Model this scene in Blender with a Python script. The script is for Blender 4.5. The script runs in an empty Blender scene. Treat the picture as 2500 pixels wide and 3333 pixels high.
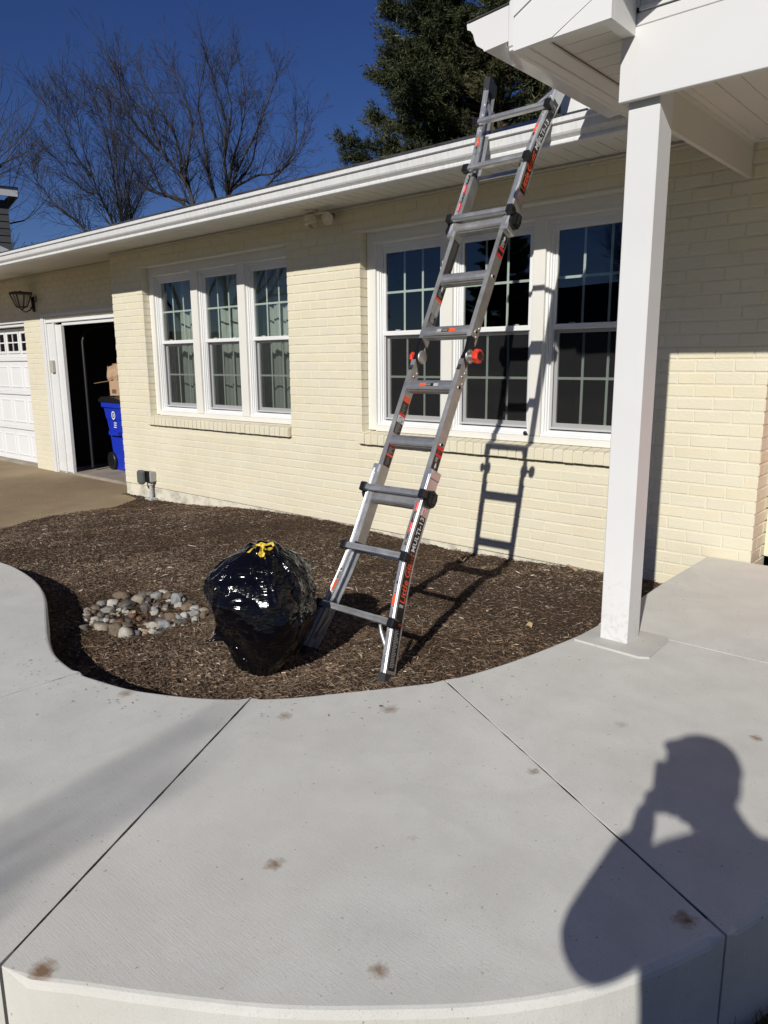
import bpy, bmesh, math, random
import numpy as np
from mathutils import Vector, Matrix, noise
R = math.radians
random.seed(7)
S = bpy.context.scene
# ------------------------------------------------------------------ camera
cam = bpy.data.cameras.new('camera'); camo = bpy.data.objects.new('camera', cam)
S.collection.objects.link(camo); S.camera = camo
rows = [[0.749808006820526, 0.6616226628141564, -0.006588243938139449],
        [0.12647068702600867, -0.15308693070337265, -0.9800865048399507],
        [-0.6494560171640975, 0.7340434889684171, -0.19846167909890933]]
cx, cy, cz = (Vector(r) for r in rows)
M = Matrix((cx, -cy, -cz)).transposed().to_4x4(); M.translation = Vector((0, -4.45, 0))
camo.matrix_world = M
cam.sensor_fit = 'HORIZONTAL'; cam.sensor_width = 36; cam.lens = 36 * 2407.5 / 2500
cam.clip_start = 0.01; cam.clip_end = 3000
# ------------------------------------------------------------------ light
SUN = Vector((-0.28272132, 0.83192674, -0.47745844)).normalized()
wd = bpy.data.worlds.new('World'); S.world = wd; wd.use_nodes = True
nt = wd.node_tree; nt.nodes.clear()
sky = nt.nodes.new('ShaderNodeTexSky'); sky.sky_type = 'NISHITA'; sky.sun_disc = False
sky.sun_elevation = R(28.5); sky.sun_rotation = R(161.2)
sky.altitude = 1200; sky.air_density = 1.0; sky.dust_density = 0.3; sky.ozone_density = 6.0
bg = nt.nodes.new('ShaderNodeBackground'); bg.inputs[1].default_value = 0.05
wo = nt.nodes.new('ShaderNodeOutputWorld')
hs = nt.nodes.new('ShaderNodeHueSaturation'); hs.inputs['Saturation'].default_value = 1.12; hs.inputs['Hue'].default_value = .518; hs.inputs['Value'].default_value = 1.15; nt.links.new(sky.outputs[0], hs.inputs['Color']); nt.links.new(hs.outputs[0], bg.inputs[0]); nt.links.new(bg.outputs[0], wo.inputs[0])
sl = bpy.data.lights.new('sun', 'SUN'); sl.energy = 5.0; sl.angle = R(0.55); sl.color = (1, .955, .88)
so = bpy.data.objects.new('sun', sl); S.collection.objects.link(so)
so.rotation_euler = SUN.to_track_quat('-Z', 'Y').to_euler(); so.location = (10, -30, 20)
S.view_settings.view_transform = 'Standard'; S.view_settings.look = 'None'
S.view_settings.exposure = -0.2; S.view_settings.gamma = 1
# ------------------------------------------------------------------ materials
def mat(name, col=(.5, .5, .5), rough=.6, metal=0, spec=.5, **k):
    m = bpy.data.materials.new(name); m.use_nodes = True
    b = m.node_tree.nodes['Principled BSDF']
    b.inputs['Base Color'].default_value = (*col, 1); b.inputs['Roughness'].default_value = rough
    b.inputs['Metallic'].default_value = metal; b.inputs['Specular IOR Level'].default_value = spec
    for a, v in k.items(): b.inputs[a.replace('_', ' ')].default_value = v
    return m
class NT:
    """tiny node helper"""
    def __init__(s, m): s.m = m; s.t = m.node_tree; s.b = s.t.nodes['Principled BSDF']
    def n(s, typ, **k):
        o = s.t.nodes.new('ShaderNode' + typ)
        for a, v in k.items():
            if a.startswith('i_'):
                key = a[2:]
                key = int(key) if key.isdigit() else key.replace('_', ' ')
                o.inputs[key].default_value = v
            else: setattr(o, a, v)
        return o
    def l(s, a, b): s.t.links.new(a, b)
    def coord(s, scale=(1, 1, 1), src='Object', rot=(0, 0, 0)):
        c = s.n('TexCoord'); mp = s.n('Mapping'); mp.inputs['Scale'].default_value = scale
        mp.inputs['Rotation'].default_value = rot
        s.l(c.outputs[src], mp.inputs[0]); return mp.outputs[0]
    def noise(s, vec, scale, detail=4, rough=.55, dist=0):
        o = s.n('TexNoise'); o.inputs['Scale'].default_value = scale; o.inputs['Detail'].default_value = detail
        o.inputs['Roughness'].default_value = rough; o.inputs['Distortion'].default_value = dist
        s.l(vec, o.inputs['Vector']); return o.outputs['Fac']
    def ramp(s, fac, stops):
        o = s.n('ValToRGB'); cr = o.color_ramp
        while len(cr.elements) < len(stops): cr.elements.new(.5)
        for e, (p, c) in zip(cr.elements, stops): e.position = p; e.color = (*c, 1) if len(c) == 3 else c
        s.l(fac, o.inputs[0]); return o.outputs[0]
    def mix(s, fac, a, b, bt='MIX'):
        o = s.n('MixRGB', blend_type=bt)
        for i, v in enumerate((fac, a, b)):
            if hasattr(v, 'links'): s.l(v, o.inputs[i])
            elif i == 0: o.inputs[0].default_value = v
            else: o.inputs[i].default_value = (*v, 1)
        return o.outputs[0]
    def math(s, op, a, b=None, clamp=False):
        o = s.n('Math', operation=op, use_clamp=clamp)
        for i, v in enumerate((a, b)):
            if v is None: continue
            if hasattr(v, 'links'): s.l(v, o.inputs[i])
            else: o.inputs[i].default_value = v
        return o.outputs[0]
    def bump(s, h, strength=.3, dist=.005, prev=None):
        o = s.n('Bump'); o.inputs['Strength'].default_value = strength; o.inputs['Distance'].default_value = dist
        s.l(h, o.inputs['Height'])
        if prev is not None: s.l(prev, o.inputs['Normal'])
        return o.outputs[0]
    def col(s, c): s.l(c, s.b.inputs['Base Color'])
    def nor(s, c): s.l(c, s.b.inputs['Normal'])
    def rgh(s, c): s.l(c, s.b.inputs['Roughness'])

def m_brick():
    m = mat('painted_brick', rough=.55, spec=.35); t = NT(m); v = t.coord()
    g = t.n('NewGeometry'); rnd = g.outputs['Random Per Island']
    a = t.noise(v, 2.2, 3); c = t.ramp(a, [(.3, (.655, .615, .475)), (.7, (.71, .67, .53))])
    c2 = t.ramp(rnd, [(0, (.98, .98, 1.0)), (.5, (1, 1, 1)), (1, (1.03, 1.0, .96))])
    c = t.mix(1, c, c2, 'MULTIPLY')
    # faint grime low on the wall
    gr = t.noise(v, 9, 5); sep = t.n('SeparateXYZ'); t.l(v, sep.inputs[0])
    lo = t.n('MapRange'); t.l(sep.outputs[2], lo.inputs[0])
    lo.inputs[1].default_value = -1.25; lo.inputs[2].default_value = -1.37; lo.inputs[3].default_value = 0; lo.inputs[4].default_value = 1
    k = t.math('MULTIPLY', lo.outputs[0], t.ramp(gr, [(.55, (0, 0, 0)), (.72, (.8, .8, .8))]))
    c = t.mix(k, c, (.52, .43, .28)); t.col(c)
    rough = t.noise(v, 120, 6, .7); med = t.noise(t.coord((1, 1, 1.6)), 45, 4, .6)
    st = t.ramp(rnd, [(.0, (.15, .15, .15)), (.6, (.35, .35, .35)), (.8, (1, 1, 1))])
    h = t.math('ADD', t.math('MULTIPLY', rough, st), t.math('MULTIPLY', med, .8))
    t.nor(t.bump(h, .5, .006)); return m
def m_mortar():
    m = mat('painted_mortar', (.685, .643, .503), .6, spec=.3); t = NT(m)
    t.nor(t.bump(t.noise(t.coord(), 90, 5), .5, .006)); return m
def m_found():
    m = mat('parged_foundation', rough=.8); t = NT(m); v = t.coord()
    a = t.noise(v, 7, 5); t.col(t.ramp(a, [(.35, (.42, .40, .34)), (.55, (.68, .64, .52))]))
    t.nor(t.bump(t.noise(v, 40, 6), .6, .01)); return m
def m_white(name, c=(.71, .715, .715), rough=.35, streak=False):
    m = mat(name, c, rough); t = NT(m); v = t.coord()
    a = t.noise(v, 1.3, 3); d = tuple(x * .93 for x in c)
    col = t.ramp(a, [(.3, d), (.7, c)])
    if streak:
        b = t.noise(t.coord((1, 1, .04)), 60, 3, .7)
        col = t.mix(t.ramp(b, [(.45, (0, 0, 0)), (.75, (.55, .55, .55))]), col, tuple(x * .66 for x in c))
    t.col(col); t.nor(t.bump(t.noise(v, 14, 2), .06, .01)); return m
def m_wood_white():
    m = mat('white_trim_grain', (.71, .715, .72), .45); t = NT(m)
    t.nor(t.bump(t.noise(t.coord((4, 40, 60)), 4, 4), .15, .003)); return m
def m_concrete():
    m = mat('broomed_concrete', rough=.85, spec=.25); t = NT(m); v = t.coord()
    big = t.noise(v, .9, 4); med = t.noise(v, 6, 5); fine = t.noise(v, 260, 3, .7)
    c = t.ramp(big, [(.3, (.58, .58, .55)), (.7, (.655, .655, .62))])
    c = t.mix(.35, c, t.ramp(med, [(.35, (.50, .495, .46)), (.65, (.67, .67, .63))]))
    sp = t.ramp(fine, [(.30, (.55, .55, .55)), (.42, (1, 1, 1)), (.60, (1, 1, 1)), (.72, (1.25, 1.25, 1.25))])
    c = t.mix(.6, c, sp, 'MULTIPLY')
    ws = t.noise(v, 1.7, 6, .6, .8); c = t.mix(t.ramp(ws, [(.50, (0, 0, 0)), (.56, (.16, .16, .16)), (.70, (.04, .04, .04))]), c, (.44, .44, .41))
    wy = t.noise(v, .55, 3); c = t.mix(t.ramp(wy, [(.45, (0, 0, 0)), (.65, (.35, .35, .35))]), c, (.60, .575, .51))
    # tan and dark specks
    pit = t.noise(v, 75, 2, .6); c = t.mix(t.ramp(pit, [(.70, (0, 0, 0)), (.76, (.7, .7, .7))]), c, (.16, .14, .11))
    # leaf stains: small brown marks that lie on the slab
    gn_ = t.n('NewGeometry'); sn_ = t.n('SeparateXYZ'); t.l(gn_.outputs['True Normal'], sn_.inputs[0]); upn = t.math('GREATER_THAN', sn_.outputs[2], .8)
    stains = [(-1.433, -3.931, .028, .9), (-1.306, -3.398, .022, .8), (-.886, -3.473, .020, .75), (-1.875, -2.867, .026, .6),
              (-1.612, -2.602, .030, .6), (-.454, -2.932, .024, .9), (-1.013, -2.631, .017, .6), (-2.501, -3.127, .03, .6),
              (-.557, -2.014, .018, .8), (-1.654, -2.604, .008, 1.), (-.93, -2.2, .02, .3), (-2.95, -3.0, .02, .5), (-1.1, -3.1, .012, .25)]
    wob = t.n('TexNoise'); wob.inputs['Scale'].default_value = 60; wob.inputs['Detail'].default_value = 4; t.l(v, wob.inputs['Vector'])
    sh = t.n('VectorMath', operation='SCALE'); sub = t.n('VectorMath', operation='SUBTRACT'); sub.inputs[1].default_value = (.5, .5, .5)
    t.l(wob.outputs['Color'], sub.inputs[0]); t.l(sub.outputs[0], sh.inputs[0]); sh.inputs['Scale'].default_value = .042
    pv = t.n('VectorMath', operation='ADD'); t.l(v, pv.inputs[0]); t.l(sh.outputs[0], pv.inputs[1])
    flat = t.n('VectorMath', operation='MULTIPLY'); flat.inputs[1].default_value = (1, 1, 0); t.l(pv.outputs[0], flat.inputs[0])
    for i, (x, y, r, s) in enumerate(stains):
        d = t.n('VectorMath', operation='DISTANCE'); t.l(flat.outputs[0], d.inputs[0]); d.inputs[1].default_value = (x, y, 0)
        mr = t.n('MapRange'); t.l(d.outputs['Value'], mr.inputs[0]); mr.clamp = True; mr.inputs[1].default_value = r * 1.3; mr.inputs[2].default_value = r * .3
        mr.inputs[3].default_value = 0; mr.inputs[4].default_value = s
        c = t.mix(t.math('MULTIPLY', mr.outputs[0], upn), c, (.20, .105, .045) if i != 9 else (.03, .03, .03))
    t.col(c)
    broom = t.noise(t.coord((1, 14, 1), rot=(0, 0, R(-38))), 26, 3, .6)
    h = t.math('ADD', t.math('MULTIPLY', broom, .6), t.math('MULTIPLY', fine, .5))
    t.nor(t.bump(h, .28, .003)); return m
def m_drive():
    m = mat('exposed_aggregate', rough=.9, spec=.2); t = NT(m); v = t.coord()
    vo = t.n('TexVoronoi'); vo.inputs['Scale'].default_value = 85; t.l(v, vo.inputs['Vector'])
    c = t.ramp(vo.outputs['Distance'], [(.1, (.42, .32, .19)), (.6, (.24, .175, .105))])
    a = t.noise(v, 2.2, 6, .65); c = t.mix(t.ramp(a, [(.35, (0, 0, 0)), (.62, (.8, .8, .8))]), c, (.22, .17, .11))
    b = t.noise(v, .7, 3); c = t.mix(t.ramp(b, [(.45, (0, 0, 0)), (.7, (.5, .5, .5))]), c, (.40, .33, .22))
    t.col(c); t.nor(t.bump(vo.outputs['Distance'], .4, .004)); return m
def m_mulch():
    m = mat('shredded_bark', rough=.9, spec=.15); t = NT(m); v = t.coord()
    a = t.n('Attribute', attribute_name='shade')
    c = t.ramp(a.outputs['Fac'], [(0, (.05, .036, .026)), (.3, (.135, .096, .068)), (.6, (.225, .170, .128)), (.8, (.33, .262, .207)), (.94, (.47, .395, .325)), (1, (.68, .61, .53))])
    b = t.noise(v, 3.2, 4); c = t.mix(.7, c, t.ramp(b, [(.35, (.62, .58, .54)), (.65, (1.15, 1.12, 1.06))]), 'MULTIPLY')
    w_ = t.noise(v, .9, 3); c = t.mix(1, c, t.ramp(w_, [(.38, (.78, .72, .66)), (.62, (1.35, 1.36, 1.36))]), 'MULTIPLY')
    t.col(c); return m
def m_soil():
    m = mat('mulch_ground', rough=.95, spec=.1); t = NT(m); v = t.coord()
    a = t.noise(t.coord((1, 3, 1)), 60, 5, .7); t.col(t.ramp(a, [(.3, (.035, .025, .018)), (.6, (.11, .08, .058)), (.75, (.19, .145, .11))]))
    t.nor(t.bump(a, 1, .02)); return m
def m_lawn():
    m = mat('dormant_lawn', rough=.95, spec=.1); t = NT(m); v = t.coord()
    a = t.noise(v, 30, 5, .7); t.col(t.ramp(a, [(.3, (.045, .04, .02)), (.5, (.11, .105, .045)), (.7, (.2, .17, .09))]))
    t.nor(t.bump(a, 1, .03)); return m
def m_shingle():
    m = mat('asphalt_shingle', rough=.9, spec=.2); t = NT(m); v = t.coord()
    a = t.noise(v, 140, 3); b = t.noise(t.coord((3, 8, 8)), 2, 2)
    c = t.ramp(a, [(.3, (.02, .021, .024)), (.7, (.09, .09, .10))]); t.col(t.mix(.4, c, t.ramp(b, [(.4, (.6, .6, .6)), (.6, (1.2, 1.2, 1.2))]), 'MULTIPLY'))
    t.nor(t.bump(a, .5, .004)); return m
def m_alu(name='brushed_aluminium', c=(.66, .67, .68), rough=.38):
    m = mat(name, c, rough, .82); t = NT(m)
    a = t.noise(t.coord((40, 40, 1.2)), 12, 3); t.nor(t.bump(a, .08, .002))
    t.rgh(t.ramp(t.noise(t.coord(), 9, 4), [(.3, (rough - .07,) * 3), (.7, (rough + .12,) * 3)]))
    b = t.noise(t.coord(), 25, 4); t.col(t.ramp(b, [(.35, tuple(x * .85 for x in c)), (.65, c)])); return m
def m_glass():
    m = bpy.data.materials.new('window_glass'); m.use_nodes = True; t = NT.__new__(NT); t.m = m; t.t = m.node_tree
    t.t.nodes.clear(); o = t.n('OutputMaterial'); mx = t.n('MixShader'); tr = t.n('BsdfTransparent'); gl = t.n('BsdfGlossy')
    tr.inputs[0].default_value = (.76, .81, .78, 1); gl.inputs['Roughness'].default_value = 0.0; gl.inputs[0].default_value = (.93, .96, 1, 1)
    fr = t.n('Fresnel'); fr.inputs[0].default_value = 1.65
    k = t.math('MULTIPLY', fr.outputs[0], 1.5, True)
    wv = t.bump(t.noise(t.coord(), 1.6, 1), .03, .02); t.l(wv, gl.inputs['Normal'])
    t.l(k, mx.inputs[0]); t.l(tr.outputs[0], mx.inputs[1]); t.l(gl.outputs[0], mx.inputs[2]); t.l(mx.outputs[0], o.inputs[0]); return m
def m_screen():
    m = bpy.data.materials.new('insect_screen'); m.use_nodes = True; t = NT.__new__(NT); t.m = m; t.t = m.node_tree
    t.t.nodes.clear(); o = t.n('OutputMaterial'); mx = t.n('MixShader'); tr = t.n('BsdfTransparent'); d = t.n('BsdfDiffuse')
    d.inputs[0].default_value = (.045, .045, .048, 1); mx.inputs[0].default_value = .34
    t.l(tr.outputs[0], mx.inputs[1]); t.l(d.outputs[0], mx.inputs[2]); t.l(mx.outputs[0], o.inputs[0]); return m
def m_bag():
    m = mat('black_plastic_film', (.003, .003, .0045), .15, spec=.42); t = NT(m)
    def ridge(vec, scale, detail, dist):
        n_ = t.noise(vec, scale, detail, .5, dist); r_ = t.math('ABSOLUTE', t.math('SUBTRACT', n_, .5)); return t.math('POWER', t.math('SUBTRACT', 1.0, t.math('MULTIPLY', r_, 4.5), True), 1.6)
    a = ridge(t.coord((1, 1, 3.6), rot=(.38, -.30, .2)), 6.0, 2, .5); b = ridge(t.coord((1, 1, 4.5), rot=(.15, -.45, 0)), 11, 1.5, .6); c = ridge(t.coord((2.6, 2.6, 1)), 9, 1, .4)
    h = t.math('ADD', t.math('MULTIPLY', a, 1.0), t.math('ADD', t.math('MULTIPLY', b, .28), t.math('MULTIPLY', c, .22)))
    mk = t.ramp(t.noise(t.coord(), 4.5, 2), [(.38, (.25, .25, .25)), (.60, (1, 1, 1))]); h = t.math('MULTIPLY', h, mk)
    t.nor(t.bump(h, .36, .014)); return m
def m_bark(name, c1, c2):
    m = mat(name, rough=.9, spec=.1); t = NT(m); a = t.noise(t.coord((1, 1, .25)), 6, 4)
    t.col(t.ramp(a, [(.35, c1), (.65, c2)])); return m
def m_needles():
    m = mat('pine_needles', rough=.6, spec=.25); t = NT(m)
    a = t.n('Attribute', attribute_name='shade')
    t.col(t.ramp(a.outputs['Fac'], [(0, (.018, .026, .012)), (.45, (.045, .056, .022)), (.8, (.09, .092, .038)), (1, (.15, .125, .06))])); return m
def m_stone(name, c1, c2):
    m = mat(name, rough=.75, spec=.3); t = NT(m); v = t.coord()
    g = t.n('ObjectInfo'); ad = t.n('VectorMath', operation='ADD'); t.l(v, ad.inputs[0])
    cmb = t.n('CombineXYZ'); t.l(g.outputs['Random'], cmb.inputs[0]); sc = t.n('VectorMath', operation='SCALE'); sc.inputs['Scale'].default_value = 40
    t.l(cmb.outputs[0], sc.inputs[0]); t.l(sc.outputs[0], ad.inputs[1])
    a = t.noise(ad.outputs[0], 22, 6, .65, .5); b = t.noise(ad.outputs[0], 130, 3)
    c = t.ramp(a, [(.32, c1), (.64, c2)]); c = t.mix(.3, c, t.ramp(b, [(.3, (.6, .6, .6)), (.7, (1.2, 1.2, 1.2))]), 'MULTIPLY')
    t.col(c); t.nor(t.bump(a, .5, .01)); return m

BR = m_brick(); MO = m_mortar(); FO = m_found()
WH = m_white('white_pvc_trim'); WH_ = NT(WH); v_ = WH_.coord(); sp_ = WH_.n('SeparateXYZ'); WH_.l(v_, sp_.inputs[0]); mr_ = WH_.n('MapRange'); WH_.l(sp_.outputs[2], mr_.inputs[0]); mr_.inputs[1].default_value = .72; mr_.inputs[2].default_value = .30; mr_.inputs[3].default_value = 0; mr_.inputs[4].default_value = 1; WH_.col(WH_.mix(WH_.math('MULTIPLY', mr_.outputs[0], WH_.ramp(WH_.noise(v_, 22, 5, .7, 1.2), [(.50, (0, 0, 0)), (.68, (.55, .55, .55))])), WH.node_tree.nodes['Principled BSDF'].inputs['Base Color'].links[0].from_socket, (.45, .42, .37))); WC = m_white('painted_casing', (.74, .73, .68), .4); GUT = m_white('white_gutter', (.72, .73, .73), .3, True)
GUTC = m_white('glossy_white_gutter', (.72, .72, .72), .10); SOF = m_white('vinyl_soffit', (.74, .72, .66), .45); WG = m_wood_white()
VIN = m_white('white_vinyl', (.76, .77, .77), .3); ALG = m_white('screen_frame_grey', (.50, .50, .51), .5)
GRL = mat('grille_bar', (.70, .73, .70), .4); CON = m_concrete(); DRV = m_drive(); MUL = m_mulch(); SOI = m_soil(); LAW = m_lawn()
SHI = m_shingle(); ALU = m_alu(); ALD = m_alu('rung_aluminium', (.56, .56, .55), .40); GLA = m_glass(); SCR = m_screen()
BAG = m_bag(); YEL = mat('yellow_drawstring', (.62, .43, .03), .4)
BLK = mat('black_plastic', (.012, .012, .013), .35); RUB = mat('dark_rubber', (.03, .032, .036), .6); RED = mat('red_knob', (.75, .045, .02), .4)
LBK = mat('label_black', (.015, .015, .016), .35); LRD = mat('label_red', (.70, .03, .03), .35); LOR = mat('label_orange_red', (.85, .10, .03), .35)
LWH = mat('label_white', (.75, .75, .75), .4); LGY = mat('label_grey', (.42, .42, .40), .4)
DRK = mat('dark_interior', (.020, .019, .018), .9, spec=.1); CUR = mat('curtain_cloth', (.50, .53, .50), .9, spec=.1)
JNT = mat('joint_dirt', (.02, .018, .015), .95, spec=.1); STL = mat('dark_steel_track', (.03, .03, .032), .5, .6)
BLU = mat('blue_bin_plastic', (.012, .035, .44), .42); CRD = mat('cardboard', (.42, .28, .17), .85); KRF = mat('kraft_paper', (.40, .27, .17), .8)
IRN = mat('black_iron', (.012, .010, .009), .55); LGL = mat('lantern_glass', (.55, .5, .42), .25, Alpha=.35)
GBX = mat('grey_pvc_box', (.36, .36, .34), .6); CLR = mat('clear_smoked_cover', (.10, .11, .11), .15); CND = mat('grey_conduit', (.42, .43, .42), .5)
GBK = m_bark('grey_bark', (.020, .0185, .018), (.078, .070, .064)); PBK = m_bark('pine_bark', (.05, .035, .025), (.11, .08, .06)); NDL = m_needles()
BRU = m_bark('brush_twigs', (.06, .042, .035), (.15, .11, .09))
NSD = mat('dark_grey_siding', (.045, .047, .05), .7); NTR = mat('grey_white_trim', (.42, .43, .47), .5)
LMP = mat('floodlight_glass', (.75, .66, .60), .12, Alpha=.9)

# ------------------------------------------------------------------ object helpers
def tag(o, label=None, cat=None, group=None, kind=None):
    if label: o['label'] = label
    if cat: o['category'] = cat
    if group: o['group'] = group
    if kind: o['kind'] = kind
    return o
def thing(name, loc, label, cat, group=None, rot=None):
    o = bpy.data.objects.new(name, None); S.collection.objects.link(o); o.location = loc
    o.empty_display_size = .1
    if rot: o.rotation_euler = rot
    return tag(o, label, cat, group)
def origin(p):
    v = Vector((0, 0, 0))
    while p is not None: v += p.location; p = p.parent
    return v
class MB:
    def __init__(s): s.v = []; s.f = []; s.mi = []; s.sm = []
    def add(s, vs, fs, mi=0, sm=False):
        b = len(s.v); s.v += [tuple(v) for v in vs]; s.f += [tuple(i + b for i in f) for f in fs]
        s.mi += [mi] * len(fs); s.sm += [sm] * len(fs); return s
    def box(s, x0, x1, y0, y1, z0, z1, mi=0, mtx=None):
        vs = [Vector((x, y, z)) for z in (z0, z1) for y in (y0, y1) for x in (x0, x1)]
        if mtx is not None: vs = [mtx @ v for v in vs]
        return s.add(vs, [(0, 2, 3, 1), (4, 5, 7, 6), (0, 1, 5, 4), (2, 6, 7, 3), (0, 4, 6, 2), (1, 3, 7, 5)], mi)
    def cbox(s, x0, x1, y0, y1, z0, z1, c=.003, mi=0, mtx=None):
        """box with chamfered edges"""
        c = min(c, (x1 - x0) * .45, (y1 - y0) * .45, (z1 - z0) * .45)
        bm = bmesh.new(); bmesh.ops.create_cube(bm, size=1)
        for v in bm.verts: v.co = Vector(((x0 + x1) / 2 + v.co.x * (x1 - x0), (y0 + y1) / 2 + v.co.y * (y1 - y0), (z0 + z1) / 2 + v.co.z * (z1 - z0)))
        bmesh.ops.bevel(bm, geom=bm.edges[:], offset=c, segments=1, affect='EDGES')
        bm.verts.index_update(); vs = [v.co.copy() for v in bm.verts]
        if mtx is not None: vs = [mtx @ v for v in vs]
        s.add(vs, [[v.index for v in f.verts] for f in bm.faces], mi); bm.free(); return s
    def prism(s, pts, a, b, axis='x', mi=0, cap=True, mtx=None, closed=True, sm=False):
        """2D outline extruded from a to b along axis (outline coords are the two other axes in order)"""
        def P(p, t):
            v = Vector((t, p[0], p[1]) if axis == 'x' else (p[0], t, p[1]) if axis == 'y' else (p[0], p[1], t))
            return mtx @ v if mtx is not None else v
        n = len(pts); vs = [P(p, a) for p in pts] + [P(p, b) for p in pts]
        fs = [(i, (i + 1) % n, (i + 1) % n + n, i + n) for i in range(n if closed else n - 1)]
        s.add(vs, fs, mi, sm)
        if cap: s.add(vs, [tuple(range(n))[::-1], tuple(range(n, 2 * n))], mi)
        return s
    def tube(s, path, rad, n=8, mi=0, cap=True, sm=True):
        path = [Vector(p) for p in path]; rad = rad if hasattr(rad, '__len__') else [rad] * len(path)
        vs = []; up = Vector((.13, .21, .97)).normalized(); px = None
        for i, p in enumerate(path):
            d = (path[min(i + 1, len(path) - 1)] - path[max(i - 1, 0)]).normalized()
            if px is None:
                px = d.cross(up); px = px if px.length > .05 else d.cross(Vector((1, 0, 0)))
            px = (px - d * px.dot(d)).normalized(); py = d.cross(px)
            for k in range(n):
                a = 2 * math.pi * k / n; vs.append(p + (px * math.cos(a) + py * math.sin(a)) * rad[i])
        fs = [(i * n + k, i * n + (k + 1) % n, (i + 1) * n + (k + 1) % n, (i + 1) * n + k) for i in range(len(path) - 1) for k in range(n)]
        s.add(vs, fs, mi, sm)
        if cap: s.add(vs, [tuple(range(n))[::-1], tuple(range(len(vs) - n, len(vs)))], mi)
        return s
    def lathe(s, prof, origin=(0, 0, 0), axis=(0, 0, 1), n=24, mi=0, sm=True):
        """prof: (radius, height)"""
        q = Vector(axis).normalized().to_track_quat('Z', 'Y'); o = Vector(origin); vs = []
        for r, h in prof:
            for k in range(n):
                a = 2 * math.pi * k / n; vs.append(o + q @ Vector((r * math.cos(a), r * math.sin(a), h)))
        fs = [(i * n + k, i * n + (k + 1) % n, (i + 1) * n + (k + 1) % n, (i + 1) * n + k) for i in range(len(prof) - 1) for k in range(n)]
        s.add(vs, fs, mi, sm); s.add(vs, [tuple(range(n))[::-1], tuple(range(len(vs) - n, len(vs)))], mi); return s
    def build(s, name, mats, parent=None, world=True, fixn=True):
        me = bpy.data.meshes.new(name); vs = s.v
        if world and parent is not None:
            o = origin(parent); vs = [(v[0] - o.x, v[1] - o.y, v[2] - o.z) for v in vs]
        me.from_pydata(vs, [], s.f); mats = mats if isinstance(mats, (list, tuple)) else [mats]
        for m in mats: me.materials.append(m)
        me.polygons.foreach_set('material_index', s.mi); me.polygons.foreach_set('use_smooth', s.sm)
        if fixn:
            bm = bmesh.new(); bm.from_mesh(me); bmesh.ops.recalc_face_normals(bm, faces=bm.faces); bm.to_mesh(me); bm.free()
        me.update(); ob = bpy.data.objects.new(name, me); S.collection.objects.link(ob)
        if parent is not None: ob.parent = parent
        return ob
def addmesh(name, V, F, mats, parent=None, smooth=True, attr=None):
    """numpy arrays -> one mesh object (all faces same size)"""
    V = np.asarray(V, dtype=np.float32); F = np.asarray(F, dtype=np.int32); k = F.shape[1]
    me = bpy.data.meshes.new(name); me.vertices.add(len(V)); me.vertices.foreach_set('co', V.ravel())
    me.loops.add(F.size); me.loops.foreach_set('vertex_index', F.ravel()); me.polygons.add(len(F))
    me.polygons.foreach_set('loop_start', np.arange(0, F.size, k, dtype=np.int32))
    me.polygons.foreach_set('use_smooth', np.full(len(F), smooth))
    me.update(calc_edges=True); me.materials.append(mats)
    if attr is not None:
        a = me.attributes.new('shade', 'FLOAT', 'FACE'); a.data.foreach_set('value', np.asarray(attr, dtype=np.float32))
    ob = bpy.data.objects.new(name, me); S.collection.objects.link(ob)
    if parent is not None: ob.parent = parent
    return ob
def quadm(name, pts, m, parent, world=False):
    return MB().add(pts, [tuple(range(len(pts)))]).build(name, m, parent, world, fixn=False)
# ================================================================== THE HOUSE
WX0, WX1, WZ0, WZ1 = -8.0, -1.14, -1.366, 1.20           # front brick wall, outer face on y = 0
W1X = (-7.37, -5.045); W2X = (-4.175, -1.80); WZ = (-.555, 1.005)
house = thing('brick_house', (-4.6, 0, -1.5), 'cream painted brick single storey house with white gutters and white trimmed windows', 'house')
CH, BL, MT = .0721, .209, .0095
def bricks(mb, x0, x1, z0, z1, yf, openings=(), depth=.10, rows=None, phase=0):
    """running-bond bricks; openings = (xa, xb, za, zb)"""
    n = int(math.ceil((z1 - z0) / CH - 1e-6))
    for r in range(n):
        za = z0 + r * CH; zb = min(za + CH, z1)
        if zb - za < .02: continue
        segs = [(x0, x1)]
        for (xa, xb, oa, ob) in openings:
            if zb > oa + .012 and za < ob - .012:
                ns = []
                for a, b in segs:
                    if xb <= a or xa >= b: ns.append((a, b)); continue
                    if xa > a: ns.append((a, xa))
                    if xb < b: ns.append((xb, b))
                segs = ns
        off = ((r + phase) % 2) * BL / 2 + random.uniform(-.012, .012)
        for a, b in segs:
            x = x0 - BL + off
            while x < b:
                p, q = max(x, a), min(x + BL, b); x += BL
                if q - p < .03: continue
                if x < b and b - x < .03: q = b
                one_brick(mb, p + (.0032 if p > a else 0), q - (.0032 if q < b else 0), za + MT / 2, zb - MT / 2, yf, depth)
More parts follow.
